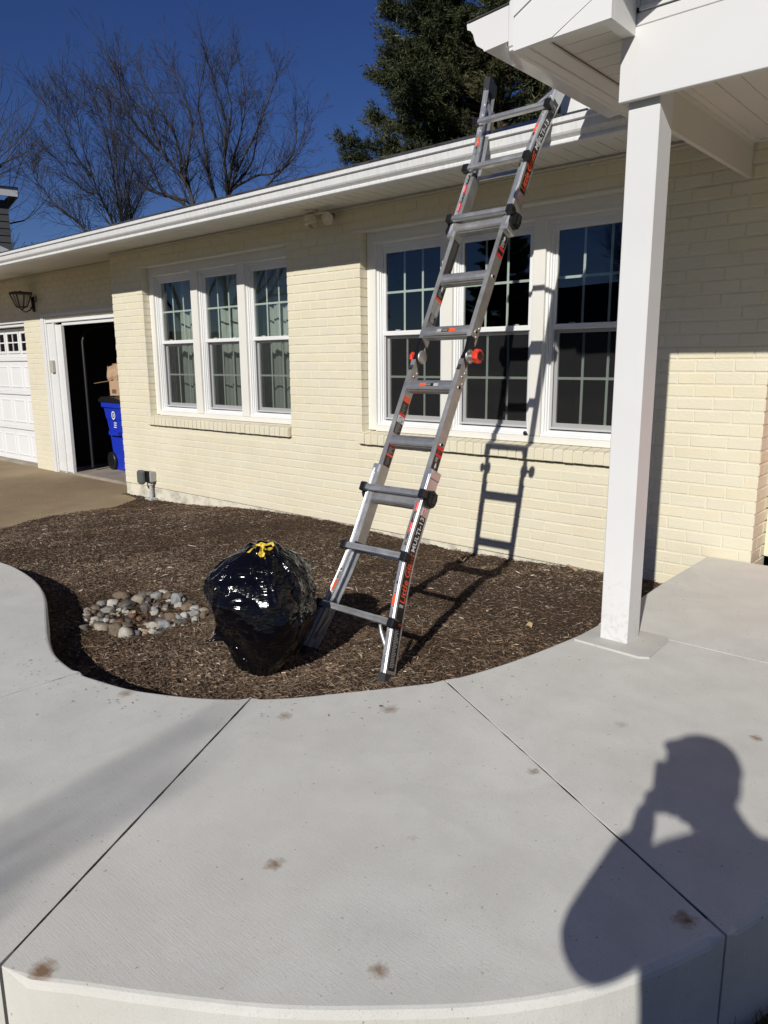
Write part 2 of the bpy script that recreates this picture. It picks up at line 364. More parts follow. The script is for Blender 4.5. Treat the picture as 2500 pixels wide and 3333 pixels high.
def one_brick(mb, xa, xb, za, zb, yf, depth):
    j = lambda s: random.uniform(-s, s)
    c = .0030; ty = j(.0013); vs = []
    for x, z in ((xa, za), (xb, za), (xb, zb), (xa, zb)): vs.append((x, yf + depth, z))
    for x, z in ((xa, za), (xb, za), (xb, zb), (xa, zb)): vs.append((x + j(.0006), yf + .0034, z + j(.0011)))
    for sx, sz, x, z in ((1, 1, xa, za), (-1, 1, xb, za), (-1, -1, xb, zb), (1, -1, xa, zb)):
        vs.append((x + sx * c + j(.0012), yf + ty + j(.0009), z + sz * c + j(.0012)))
    fs = [(8, 9, 10, 11)]
    for k in range(4):
        l = (k + 1) % 4; fs += [(k, l, l + 4, k + 4), (k + 4, l + 4, l + 8, k + 8)]
    mb.add(vs, fs)
opens = [(W1X[0], W1X[1], -.665, WZ[1]), (W2X[0], W2X[1], -.665, WZ[1])]
mb = MB(); bricks(mb, WX0, WX1, WZ0, WZ1 + .02, 0, opens)
# returns: the right end turns inwards (faces +x)
tmp = MB(); bricks(tmp, -.30, -.005, WZ0, WZ1 + .02, 0, (), .06)
mb.add([(WX1 - v[1], -v[0] + .0, v[2]) for v in tmp.v], tmp.f)
tmp = MB(); bricks(tmp, .005, .30, WZ0, WZ1 + .02, 0, (), .06)
mb.add([(WX0 + v[1], v[0], v[2]) for v in tmp.v], tmp.f)
mb.build('wall', BR, house)
mb = MB(); e = .0040
def wallboxes(mb, x0, x1, z0, z1, y0, y1, ops):
    xs = x0
    for xa, xb, za, zb in ops:
        mb.box(xs, xa, y0, y1, z0, z1)
        if za > z0: mb.box(xa, xb, y0, y1, z0, za)
        if zb < z1: mb.box(xa, xb, y0, y1, zb, z1)
        xs = xb
    mb.box(xs, x1, y0, y1, z0, z1)
wallboxes(mb, WX0 + e, WX1 - e, WZ0 + .003, 1.3, e, .24, [(a - e, b + e, c - e, d + e) for a, b, c, d in opens])
mb.build('mortar', MO, house)
# rowlock sills under the windows
for x0, x1 in ((W1X[0] - .012, W1X[1] - .006), (W2X[0] - .01, W2X[1] + .01)):
    mb = MB(); ms = MB(); x = x0
    while x < x1 - .01:
        w = min(.0715, x1 - x); j = random.uniform(-.0016, .0016); d = random.uniform(-.002, .002)
        a, b = x + .004, x + w - .004
        prof = [(-.030 + d, -.657 + j), (-.036 + d, -.652 + j), (-.036 + d, -.580 + j), (-.031 + d, -.574 + j), (.10, -.553), (.10, -.657)]
        mb.prism(prof, a, b, 'x'); x += w
    ms.prism([(-.026, -.655), (-.029, -.583), (.10, -.559), (.10, -.655)], x0 + .003, x1 - .003, 'x')
    mb.build('window_sill', BR, house); ms.build('sill_mortar', MO, house)
# brick lintel lip above windows (painted steel angle)
mb = MB()
for x0, x1 in (W1X, W2X): mb.box(x0 - .07, x1 + .07, -.004, .09, WZ[1] - .008, WZ[1] + .003)
mb.build('lintel', WC, house)
# foundation
mb = MB(); mb.box(WX0 + .004, WX1 - .004, .004, .25, -1.9, WZ0 - .002); mb.build('foundation', FO, house)
# dark rooms so that no sky shows through the glass
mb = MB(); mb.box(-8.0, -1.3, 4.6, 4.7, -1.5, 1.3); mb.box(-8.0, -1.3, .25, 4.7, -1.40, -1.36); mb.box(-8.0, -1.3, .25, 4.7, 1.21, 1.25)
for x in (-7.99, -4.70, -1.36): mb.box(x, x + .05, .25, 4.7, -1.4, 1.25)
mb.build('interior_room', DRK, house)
# ------------------------------------------------------------------ windows
def window(units, xo, label, curtains):
    win = MB()                                            # casing boards
    zt, zb = WZ[1] - .003, WZ[0] + .008
    win.cbox(xo[0] + .002, units[0][0], .080, .20, zb, zt); win.cbox(units[-1][1], xo[1] - .002, .080, .20, zb, zt)
    for a, b in zip(units[:-1], units[1:]): win.cbox(a[1], b[0], .078, .20, zb + .04, .928)
    win.cbox(units[0][0], units[-1][1], .083, .20, .930, zt); win.cbox(units[0][0], units[-1][1], .072, .20, zb - .006, -.508)
    win.prism([(.083, .930), (.083, .915), (.094, .905), (.11, .905), (.11, .930)], units[0][0], units[-1][1], 'x')
    w = win.build('window', WC, house); w['label'] = label
    for a, b in units:
        fr = MB()                                         # vinyl frame with stepped reveals
        for y0, t in ((.105, .018), (.118, .030), (.132, .040)):
            fr.box(a, a + t, y0, .20, -.508, .905); fr.box(b - t, b, y0 + .0005, .20, -.508, .905)
            fr.box(a + t, b - t, y0 + .001, .20, .905 - t * 1.1, .9045); fr.box(a + t, b - t, y0 + .0015, .20, -.5075, -.508 + t)
        fr.box(a, b, .095, .112, -.507, -.492)
        for sx in (a + .05, b - .075): fr.box(sx, sx + .022, .1305, .1325, -.487, -.481)
        fr.build('frame', VIN, w)
        up = MB(); x0, x1 = a + .040, b - .040
        up.cbox(x0, x0 + .020, .135, .165, .243, .862); up.cbox(x1 - .020, x1, .135, .165, .243, .862)
        up.cbox(x0, x1, .134, .165, .838, .868); up.cbox(x0, x1, .130, .166, .208, .243)
        for k in (.22, .78): up.cbox(x0 + (x1 - x0) * k - .022, x0 + (x1 - x0) * k + .022, .152, .172, .243, .254)
        up.build('upper_sash', VIN, w)
        lo = MB(); lo.cbox(x0, x0 + .03, .170, .195, -.462, .208); lo.cbox(x1 - .03, x1, .170, .195, -.462, .208)
        lo.cbox(x0, x1, .169, .195, -.462, -.418); lo.cbox(x0, x1, .1695, .195, .185, .214); lo.build('lower_sash', VIN, w)
        sf = MB(); sf.box(x0, x0 + .014, .142, .150, -.458, .207); sf.box(x1 - .014, x1, .142, .150, -.458, .207); sf.box(x0 + .014, x1 - .014, .1425, .150, -.458, -.444)
        sf.build('screen_frame', ALG, w)
        MB().add([(x0 + .014, .146, -.444), (x1 - .014, .146, -.444), (x1 - .014, .146, .207), (x0 + .014, .146, .207)], [(0, 1, 2, 3)]).build('screen', SCR, w, fixn=False)
        gu = MB(); gx0, gx1 = x0 + .020, x1 - .020
        for k in (1 / 3, 2 / 3):
            xx = gx0 + (gx1 - gx0) * k; gu.box(xx - .0085, xx + .0085, .157, .161, .243, .838)
            xx = x0 + .03 + (x1 - x0 - .06) * k; gu.box(xx - .0085, xx + .0085, .186, .190, -.418, .185)
        gu.box(gx0, gx1, .1565, .1615, .532, .549); gu.box(x0 + .03, x1 - .03, .1855, .1905, -.124, -.107)
        gu.build('grille', GRL, w)
        for nm, y, c in (('upper_pane', .150, (gx0, gx1, .243, .838)), ('lower_pane', .180, (x0 + .03, x1 - .03, -.418, .185))):
            MB().add([(c[0], y, c[2]), (c[1], y, c[2]), (c[1], y, c[3]), (c[0], y, c[3])], [(0, 1, 2, 3)]).build(nm, GLA, w, fixn=False)
        if curtains:
            cu = MB(); n = 60; vs = []
            ca, cb = a - .16, b + .14
            for i in range(n + 1):
                t = i / n; xx = ca + (cb - ca) * t
                yy = .40 + .028 * math.sin(t * 34 + a * 3) + .014 * math.sin(t * 71 + 1 + a)
                if .40 < t < .47: yy += .10
                vs += [(xx, yy, -1.30), (xx, yy, .95)]
            cu.add(vs, [(2 * i, 2 * i + 2, 2 * i + 3, 2 * i + 1) for i in range(n)], 0, True).build('curtain', CUR, w, fixn=False)
    return w
window([(-7.290, -6.600), (-6.490, -5.845), (-5.735, -5.105)], W1X, 'left triple window with pale curtains behind the glass', True)
window([(-4.085, -3.425), (-3.330, -2.665), (-2.575, -1.905)], W2X, 'right triple window with a dark room behind, ladder in front', False)
mb = MB(); mb.lathe([(.016, 0), (.016, .004), (.010, .006)], (-2.682, .074, -.492), (0, -1, 0), 12); mb.build('vent_plug', BLK, house)
# ------------------------------------------------------------------ garage end (set back)
GY = .28
gop = [(-13.9, -11.0, -1.9, .54), (-9.90, -8.05, -1.9, .505)]
mb = MB(); bricks(mb, -15.0, -8.005, -1.654, WZ1 + .02, GY, [(-13.9, -10.99, -1.9, .60), (-10.44, -8.0, -1.9, .60)], .16)
mb.build('garage_wall', BR, house)
mb = MB(); wallboxes(mb, -15.0 + e, -8.0, -1.7, 1.3, GY + e, GY + .24, [(-13.9 - e, -10.99 + e, -1.9, .60 + e), (-10.44 - e, -8.0, -1.9, .60 + e)]); mb.build('garage_mortar', MO, house)
# boards around the open doorway
mb = MB()
mb.cbox(-10.44, -10.36, GY - .012, GY + .055, -1.50, .64); mb.cbox(-10.36, -10.33, GY + .005, GY + .055, -1.50, .62)
mb.cbox(-10.33, -10.12, GY + .022, GY + .055, -1.49, .60); mb.cbox(-10.12, -10.095, GY + .004, GY + .055, -1.49, .56)
mb.cbox(-10.095, -9.93, GY + .025, GY + .055, -1.48, .52); mb.cbox(-9.93, -9.90, GY + .01, GY + .055, -1.48, .515)
mb.cbox(-10.33, -8.0, GY + .018, GY + .055, .565, .64); mb.cbox(-10.33, -8.0, GY + .002, GY + .055, .55, .566); mb.cbox(-9.9, -8.0, GY + .026, GY + .055, .505, .55)
mb.cbox(-10.44, -8.0, GY - .012, GY + .055, .64, .675)
mb.build('doorway_trim', WH, house)
mb = MB(); mb.cbox(-13.95, -10.99, GY + .03, GY + .2, .54, .60); mb.cbox(-13.95, -10.99, GY + .0, GY + .04, .585, .62); mb.cbox(-11.0, -10.985, GY + .05, GY + .2, -1.5, .54); mb.build('garage_door_trim', WH, house)
# raised-panel garage door
gd = MB(); gx0, gx1, gy = -13.9, -11.0, .42
secs = [(-1.49, -.985), (-.98, -.455), (-.45, .045), (.05, .53)]
for i, (a, b) in enumerate(secs):
    gd.cbox(gx0, gx1, gy, gy + .05, a, b - .004, .006)
    for q in range(3): gd.box(gx0, gx1, gy - .004, gy, a + .012 + q * .022, a + .022 + q * .022)
    nx = 6; w = (gx1 - gx0) / nx
    if i < 3:
        for k in range(nx):
            xa, xb = gx0 + k * w + .035, gx0 + (k + 1) * w - .035; za, zb = a + .105, b - .06
            fr = .035
            o = [(xa, za), (xb, za), (xb, zb), (xa, zb)]; n_ = [(xa + fr, za + fr), (xb - fr, za + fr), (xb - fr, zb - fr), (xa + fr, zb - fr)]
            m_ = [(xa + fr / 2, za + fr / 2), (xb - fr / 2, za + fr / 2), (xb - fr / 2, zb - fr / 2), (xa + fr / 2, zb - fr / 2)]
            vs = [(x, gy - .0015, z) for x, z in o] + [(x, gy - .010, z) for x, z in m_] + [(x, gy - .003, z) for x, z in n_]
            gd.add(vs, [(j, (j + 1) % 4, (j + 1) % 4 + 4, j + 4) for j in range(4)] + [(j + 4, (j + 1) % 4 + 4, (j + 1) % 4 + 8, j + 8) for j in range(4)] + [(8, 9, 10, 11)])
door = gd.build('garage_door', m_white('white_garage_door', (.78, .79, .80), .3), house); door['label'] = 'closed white raised-panel garage door with a row of small windows'
for k in range(6):
    w = (gx1 - gx0) / 6; xa, xb = gx0 + k * w + .06, gx0 + (k + 1) * w - .06; za, zb = .20, .45
    f = MB()
    f.cbox(xa, xb, gy - .016, gy - .001, za - .035, za); f.cbox(xa, xb, gy - .016, gy - .001, zb, zb + .03)
    f.cbox(xa - .03, xa, gy - .016, gy - .001, za - .035, zb + .03); f.cbox(xb, xb + .03, gy - .016, gy - .001, za - .035, zb + .03)
    f.box((xa + xb) / 2 - .009, (xa + xb) / 2 + .009, gy - .014, gy - .002, za, zb); f.box(xa, xb, gy - .0135, gy - .0025, (za + zb) / 2 - .009, (za + zb) / 2 + .009)
    wf = f.build('window', VIN, door)
    MB().box(xa, xb, gy - .006, gy - .003, za, zb).build('pane', mat('black_glass', (.004, .004, .005), .05) if k == 0 else bpy.data.materials['black_glass'], door)
# garage interior
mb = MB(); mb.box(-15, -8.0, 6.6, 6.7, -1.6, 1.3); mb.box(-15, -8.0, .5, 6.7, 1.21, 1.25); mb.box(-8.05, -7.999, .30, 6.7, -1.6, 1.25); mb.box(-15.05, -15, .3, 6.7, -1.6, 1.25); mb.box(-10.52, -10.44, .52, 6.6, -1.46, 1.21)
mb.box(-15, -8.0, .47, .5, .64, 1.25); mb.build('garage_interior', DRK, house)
mb = MB(); mb.tube([(-9.87, .56, -1.42), (-9.87, .56, .30), (-9.87, .60, .42), (-9.87, .72, .50), (-9.87, .95, .53), (-9.87, 3.2, .53)], .022, 6); mb.build('door_track', STL, house)
# ------------------------------------------------------------------ eaves of the main house
ex0, ex1 = -15.4, -1.345
mb = MB(); mb.box(ex0, ex1, -.560, -.540, 1.175, 1.262); mb.build('fascia', WH, house)
mb = MB(); x = ex0
while x < ex1 - .01:                                      # vinyl soffit boards with grooves, running front to back
    w = min(.1035, ex1 - x); yb = GY + .01 if x < -8.03 else .0
    mb.box(x + .004, x + w - .004, -.54, yb + .03, 1.199, 1.215); x += w
mb.box(ex0, ex1, -.54, .30, 1.2045, 1.217); sf = mb.build('soffit', SOF, house)
mb = MB(); mb.box(-8.0, ex1, -.022, .002, 1.178, 1.184); mb.box(-8.0, ex1, -.004, .003, 1.178, 1.199); mb.box(ex0, -8.02, GY - .022, GY, 1.178, 1.184); mb.box(ex0, -8.02, GY - .004, GY, 1.178, 1.199)
mb.build('soffit_channel', SOF, house)
def gutter_profile(y0, z0, sy=1, w=1.0, h=1.0):
    p = [(0, .115), (0, 0), (-.068, 0), (-.072, .004), (-.072, .018), (-.069, .024), (-.088, .042), (-.094, .052), (-.099, .094), (-.113, .099), (-.114, .122), (-.110, .125), (-.100, .122), (-.100, .112), (-.086, .090), (-.06, .012), (-.006, .012), (-.006, .115)]
    return [(y0 + a * w * sy, z0 + b * h) for a, b in p]
mb = MB(); mb.prism(gutter_profile(-.562, 1.131, 1, 1.1, .97), ex0, -1.36, 'x'); g = mb.build('gutter', GUT, house)
# main roof: 4:12, edge-on from the walk
tr = math.tan(R(18.55)); mb = MB()
def rz(y): return 1.258 + (y + .66) * tr
rows_ = 40; ry1 = 4.3
for i in range(rows_):
    ya = -.665 + i * (ry1 + .665) / rows_; yb = -.665 + (i + 1) * (ry1 + .665) / rows_
    x = ex0 - .1 - random.uniform(0, .3)
    while x < 4.4:
        w = random.choice((.14, .2, .3, .33)); t = random.choice((.004, .006, .010))
        if x + w > -1.9 and i < 14: break
        mb.add([(x, ya, rz(ya) + t + .004), (x + w, ya, rz(ya) + t + .004), (x + w, yb + .02, rz(yb + .02) + t - .002), (x, yb + .02, rz(yb + .02) + t - .002),
                (x, ya, rz(ya) - .012), (x + w, ya, rz(ya) - .012)], [(0, 1, 2, 3), (4, 5, 1, 0)]); x += w
mb.box(ex0 - .1, 4.4, 4.28, 4.36, rz(4.3) - .02, rz(4.3) + .02)
mb.add([(ex0 - .1, ry1, rz(ry1)), (4.4, ry1, rz(ry1)), (4.4, 9.3, 1.25), (ex0 - .1, 9.3, 1.25), (ex0 - .1, -.65, 1.25), (4.4, -.65, 1.25)], [(0, 1, 2, 3), (4, 5, 1, 0)])
mb.build('roof', SHI, house, fixn=False)
mb = MB(); mb.prism([(-.54, 1.25), (ry1, rz(ry1) - .02), (9.2, 1.25)], ex0, ex0 + .05, 'x'); mb.build('gable_end', NSD, house)
mb = MB(); mb.box(ex0, 4.3, 9.0, 9.1, -1.6, 1.3); mb.box(ex0 + .4, ex0 + .5, .3, 9.0, -1.6, 1.3); mb.build('back_wall', BR, house)
# ------------------------------------------------------------------ porch
PX0, PX1, PY0, PY1, PZ = -1.3165, -1.1945, -1.552, -1.427, -1.1865
mb = MB(); mb.cbox(PX0, PX1, PY0, PY1, PZ, 1.12, .003); mb.cbox(2.40, 2.522, PY0, PY1, PZ, 1.12, .003); 
pp = MB(); pp.cbox(PX0, PX1, PY0, PY1, PZ, 1.12, .003); pp = pp.build('porch_post', WH, house)
pp2 = MB(); pp2.cbox(2.40, 2.522, PY0, PY1, PZ - .005, 1.12, .003); pp2.build('porch_post', WH, house)
mb = MB(); mb.cbox(-1.34, 2.56, -1.591, -1.568, .948, 1.192, .002); mb.build('porch_beam', WH, house)
mb = MB(); mb.cbox(-1.335, -1.311, -1.567, -.006, .947, 1.20, .002); PRM = m_white('primed_beam', (.66, .64, .58), .5); mb.build('side_beam', PRM, house)
mb = MB(); mb.cbox(2.53, 2.555, -1.567, -.006, .947, 1.20, .002); mb.build('side_beam', PRM, house)
mb = MB(); mb.cbox(-1.31, -1.12, -1.5675, -1.43, 1.012, 1.12, .004); mb.cbox(-1.194, -1.115, -1.43, -1.405, 1.03, 1.115, .003); mb.build('beam_block', WH, house)
mb = MB(); x = -1.285
while x < 2.5:
    mb.box(x + .003, x + .098, -1.56, -.03, 1.127, 1.14); x += .1
mb.box(-1.31, 2.53, -1.56, .0, 1.1315, 1.145); mb.build('porch_ceiling', SOF, house)
mb = MB(); mb.box(-1.311, -1.279, -1.56, -.03, 1.120, 1.1275); mb.box(-1.311, 2.53, -.034, .0, 1.119, 1.1265); mb.box(-1.311, -1.306, -1.56, -.03, 1.10, 1.13); mb.build('ceiling_channel', SOF, house)
sl_ = .52; RX = .61; yr = -1.796
def zrake(x, b): return b + sl_ * (RX - abs(x - RX) + 1.514)
# frieze, J-channel and lap siding of the little gable
mb = MB(); mb.cbox(-1.30, 2.52, -1.589, -1.57, 1.195, 1.238, .002); mb.box(-1.285, 2.5, -1.598, -1.58, 1.240, 1.252)
mb.prism([(-1.287, 1.24), (-1.275, 1.24), (-1.275, 1.60), (-1.287, 1.60)], -1.598, -1.58, 'y'); mb.build('frieze', WH, house)
mb = MB(); z = 1.252
while z < 2.35:
    xa = RX - (1.30 + 1.65 - z) / sl_ if False else max(-1.285, RX - (2.32 - z) / sl_ + .0)
    if RX - xa > .05: mb.add([(xa, -1.590, z), (2 * RX - xa, -1.590, z), (2 * RX - xa, -1.578, z + .1), (xa, -1.578, z + .1), (xa, -1.578, z), (2 * RX - xa, -1.578, z)], [(0, 1, 2, 3), (4, 5, 1, 0)])
    z += .1
mb.prism([(-1.287, 1.15), (2.5, 1.15), (2.5, 1.4), (RX, 2.36), (-1.287, 1.4)], -1.577, -1.56, 'y'); mb.build('gable_siding', WG, house, fixn=False)
# rake boards (front), crown strip, cornice return, overhang soffit
mb = MB(); low = lambda x: 1.161 + sl_ * (x + 1.514); up = lambda x: 1.268 + sl_ * (x + 1.677)
for sgn in (1, -1):
    X = (lambda x: x) if sgn == 1 else (lambda x: 2 * RX - x)
    pts = [(-1.677, 1.1545), (-1.514, 1.1605), (RX, low(RX)), (RX, up(RX)), (-1.677, up(-1.677))]
    mb.prism([(X(a), b) for a, b in pts], yr, yr + .022, 'y')
    pts = [(-1.512, 1.1585), (-1.287, 1.162), (-1.287, low(-1.287) + .004)]
    mb.prism([(X(a), b) for a, b in pts], yr + .003, yr + .022, 'y')
mb.build('rake_board', WG, house)
mb = MB()
for sgn in (1, -1):
    X = (lambda x: x) if sgn == 1 else (lambda x: 2 * RX - x)
    mb.prism([(X(a), b) for a, b in [(-1.677, up(-1.677) + .003), (RX, up(RX) + .003), (RX, up(RX) + .075), (-1.677, up(-1.677) + .075)]], yr - .006, yr + .02, 'y')
mb.build('crown_strip', WG, house)
COR = m_white('cornice_white', (.76, .75, .72), .45); mb = MB(); mb.cbox(2.50, 2.513, -1.773, -1.5925, 1.162, 1.36, .001); mb.build('cornice_return', COR, house)
mb = MB(); mb.cbox(-1.300, -1.287, -1.773, -1.5925, 1.162, 1.36, .001)
mb.cbox(-1.700, -1.678, yr + .004, -.56, 1.160, 1.30, .002); mb.cbox(-1.678, -1.632, yr + .024, -.56, 1.1615, 1.172, .002)   # left fascia and its bottom board
mb.cbox(-1.632, -1.560, yr + .024, -.56, 1.167, 1.178, .002)
mb.cbox(-1.56, -1.300, yr + .022, yr + .05, 1.163, 1.175, .002); mb.cbox(-1.335, -1.300, -1.77, -1.592, 1.164, 1.175, .002); mb.build('cornice_return', COR, house)
mb = MB(); y = yr + .05
while y < -.56:
    w = .1; mb.box(-1.56, -1.336, y + .004, min(y + w, -.56), 1.181, 1.19); y += w
mb.box(-1.678, -1.30, yr + .03, -.56, 1.187, 1.20); mb.build('porch_eave_soffit', SOF, house)
pr = [(-1.702, 1.318), (-1.700, 1.195), (-1.807, 1.187), (-1.812, 1.196), (-1.824, 1.204), (-1.842, 1.216), (-1.853, 1.236), (-1.860, 1.260), (-1.872, 1.276), (-1.888, 1.284), (-1.8905, 1.300), (-1.888, 1.306), (-1.880, 1.304)]
mb = MB(); mb.prism(pr, yr + .004, -.70, 'y'); mb.prism([(a_ * 1.0 + (.001 if a_ > -1.75 else -.002), b_ - .001) for a_, b_ in pr], yr - .002, yr + .0035, 'y'); mb.build('porch_gutter', GUTC, house)
mb = MB(); mb.prism([(-1.893, 1.3075), (-1.893, 1.312), (-1.702, 1.3265), (-1.702, 1.321)], yr - .004, -.70, 'y'); mb.build('gutter_guard', mat('dark_gutter_guard', (.05, .045, .04), .6), house)
mb = MB(); mb.cbox(-1.702, -1.679, yr - .001, yr + .03, 1.172, 1.40, .004); mb.build('corner_flashing', WH, house)
mb = MB()
for sgn in (1, -1):
    X = (lambda x: x) if sgn == 1 else (lambda x: 2 * RX - x)
    z0 = lambda x: up(x) + .080
    for th in (0, 1):
        pass
    mb.prism([(X(-1.70), z0(-1.70)), (X(RX), z0(RX)), (X(RX), z0(RX) + .02), (X(-1.70), z0(-1.70) + .015)], yr - .02, 3.2, 'y')
mb.build('porch_roof', SHI, house)
mb = MB(); mb.prism([(-1.70, 1.20), (-1.70, 1.52), (-2.10, 1.52), (-2.172, 1.412), (-2.172, 1.20)], -.52, -.50, 'y'); mb.build('eave_end_board', WH, house)
# entrance recess right of the brick corner
mb = MB(); mb.cbox(-1.14, -1.02, .26, .32, -1.15, 1.13, .003); mb.cbox(-.05, .07, .26, .32, -1.15, 1.13, .003); mb.cbox(-1.02, -.05, .265, .32, .95, 1.13, .003); ed = mb.build('entrance_trim', m_white('cream_trim', (.78, .72, .55), .4), house)
mb = MB(); mb.cbox(-1.02, -.05, .29, .33, -1.13, .95, .003)
for za, zb in ((-1.0, -.35), (-.2, .75)):
    for xa, xb in ((-.92, -.58), (-.48, -.14)): mb.cbox(xa, xb, .278, .295, za, zb, .01)
mb.build('front_door', m_white('entry_door', (.5, .08, .06), .35), house)
mb = MB(); bricks(mb, .07, 4.3, WZ0, 1.2, .26, (), .1); mb.box(.07, 4.3, .27, .4, -1.6, 1.3); mb.box(-1.14, 4.3, .33, .4, 1.1, 1.5); mb.build('porch_wall', BR, house)
# ================================================================== GROUND
def slabz(x, y): return -1.136 + .03 * min(y, 0) + .008 * min(0, x + 1.3)
inner = [(-1.379, -.001), (-1.398, -.66), (-1.396, -.924), (-1.395, -1.413), (-1.439, -1.719), (-1.512, -2.041), (-1.605, -2.288), (-1.724, -2.453), (-1.859, -2.619), (-1.969, -2.752), (-2.083, -2.854), (-2.232, -2.96), (-2.409, -3.047), (-2.533, -3.093), (-2.7, -3.127), (-2.836, -3.144), (-3.032, -3.129), (-3.186, -3.093), (-3.382, -3.02), (-3.59, -2.93), (-3.989, -2.762), (-4.321, -2.672), (-4.651, -2.63), (-4.878, -2.63), (-5.3, -2.68), (-5.9, -2.86), (-6.6, -3.1), (-7.4, -3.35)]
def smooth(p, n=5):
    """Catmull-Rom through points"""
    out = []
    for i in range(len(p) - 1):
        a, b, c, d = p[max(i - 1, 0)], p[i], p[i + 1], p[min(i + 2, len(p) - 1)]
        for k in range(n):
            t = k / n
            out.append(tuple(.5 * (2 * b[j] + (c[j] - a[j]) * t + (2 * a[j] - 5 * b[j] + 4 * c[j] - d[j]) * t * t + (3 * b[j] - a[j] - 3 * c[j] + d[j]) * t ** 3) for j in (0, 1)))
    return out + [p[-1]]
outer = [(4.3, -1.95), (1.0, -1.97), (.25, -2.10), (-.12, -2.35), (-.25, -2.58), (-.321, -2.789), (-.369, -2.921), (-.445, -3.095), (-.537, -3.254), (-.658, -3.399), (-.79, -3.522), (-.975, -3.675), (-1.188, -3.815), (-1.334, -3.903), (-1.487, -3.994), (-1.9, -4.2), (-2.5, -4.38), (-3.1, -4.42), (-3.8, -4.28), (-4.4, -4.08), (-5.0, -4.0), (-5.6, -4.1), (-6.4, -4.4), (-7.3, -4.75)]
I_ = smooth(inner, 4); O_ = smooth(outer, 4)
def cut(poly, a, b, keep, gap=.004):
    """clip polygon by the line a-b, keeping the side 'keep' (+1 left, -1 right)"""
    d = Vector((b[0] - a[0], b[1] - a[1])).normalized(); n = Vector((-d.y, d.x)) * keep; out = []
    f = lambda p: (p[0] - a[0]) * n.x + (p[1] - a[1]) * n.y - gap
    for i in range(len(poly)):
        p, q = poly[i], poly[(i + 1) % len(poly)]; fp, fq = f(p), f(q)
        if fp >= 0: out.append(p)
        if (fp >= 0) != (fq >= 0):
            t = fp / (fp - fq); out.append((p[0] + (q[0] - p[0]) * t, p[1] + (q[1] - p[1]) * t))
    return out
J1 = ((-2.082, -2.855), (-1.518, -3.982)); J2 = ((-1.602, -2.292), (-.369, -2.922)); J4 = ((-2.833, -3.144), (-2.90, -4.6))
J5 = ((-5.0, -2.6), (-4.9, -4.1))
full = I_[::-1] + [(4.3, -.001)] + O_
J3y = -1.388
parts = []
porch = [(x, y) for x, y in I_ if y > J3y][::-1]; porch = [(-1.3955, J3y + .004)] + porch + [(4.3, -.001), (4.3, J3y + .004)]
parts.append(porch)
# walkway quads between inner and outer edges, split at the joints
innw = [(-1.3955, J3y - .004)] + [(x, y) for x, y in I_ if y < J3y - .004]
def split(poly_i, poly_o, ja, jb): pass
def near(P, p): return min(range(len(P)), key=lambda i: (P[i][0] - p[0]) ** 2 + (P[i][1] - p[1]) ** 2)
cutsI = [0] + [near(innw, j[0]) for j in (J2, J1, J4, J5)] + [len(innw) - 1]
cutsO = [0] + [near(O_, j[1]) for j in (J2, J1)] + [near(O_, (-2.95, -4.42)), near(O_, (-4.9, -4.0)), len(O_) - 1]
jpts = [(innw[0], (4.3, J3y - .004))] + [(innw[cutsI[k]], O_[cutsO[k]]) for k in range(1, 6)]
jpts[1] = J2; jpts[2] = J1
jog = {}
def wig(a, b, s, k):
    """slightly ragged joint line from a to b, shifted sideways by s"""
    random.seed(k * 13 + 1); L = math.hypot(b[0] - a[0], b[1] - a[1]); d = ((b[0] - a[0]) / L, (b[1] - a[1]) / L); n = max(8, int(L / .045)); out = []
    for i in range(n + 1):
        t = i / n; w = s * (1 + random.uniform(-.25, .35)); out.append((a[0] + (b[0] - a[0]) * t - d[1] * w, a[1] + (b[1] - a[1]) * t + d[0] * w))
    return out
for k in range(5):
    ia, ib, oa, ob = cutsI[k], cutsI[k + 1], cutsO[k], cutsO[k + 1]
    pa, pb = jpts[k], jpts[k + 1]
    left = wig(pb[0], pb[1], .0035, k) if k < 4 else [pb[0], pb[1]]
    # order: inner edge forward, joint b (inner->outer), outer edge backward, joint a (outer->inner)
    poly = [p for p in innw[ia + 1:ib]]
    jb_ = wig(pb[0], pb[1], .0036, k); ja_ = wig(pa[0], pa[1], -.0036, k - 1)[::-1] if k else [(4.3, J3y - .004), (-1.3955, J3y - .004)]
    poly = poly + jb_ + [p for p in O_[oa + 1:ob]][::-1] + ([(4.3, -1.95)] if k == 0 else []) + ja_
    parts.append(poly)
random.seed(11)
from mathutils.geometry import tessellate_polygon
curveset = {(round(x, 4), round(y, 4)) for x, y in I_ + O_}
mb = MB()
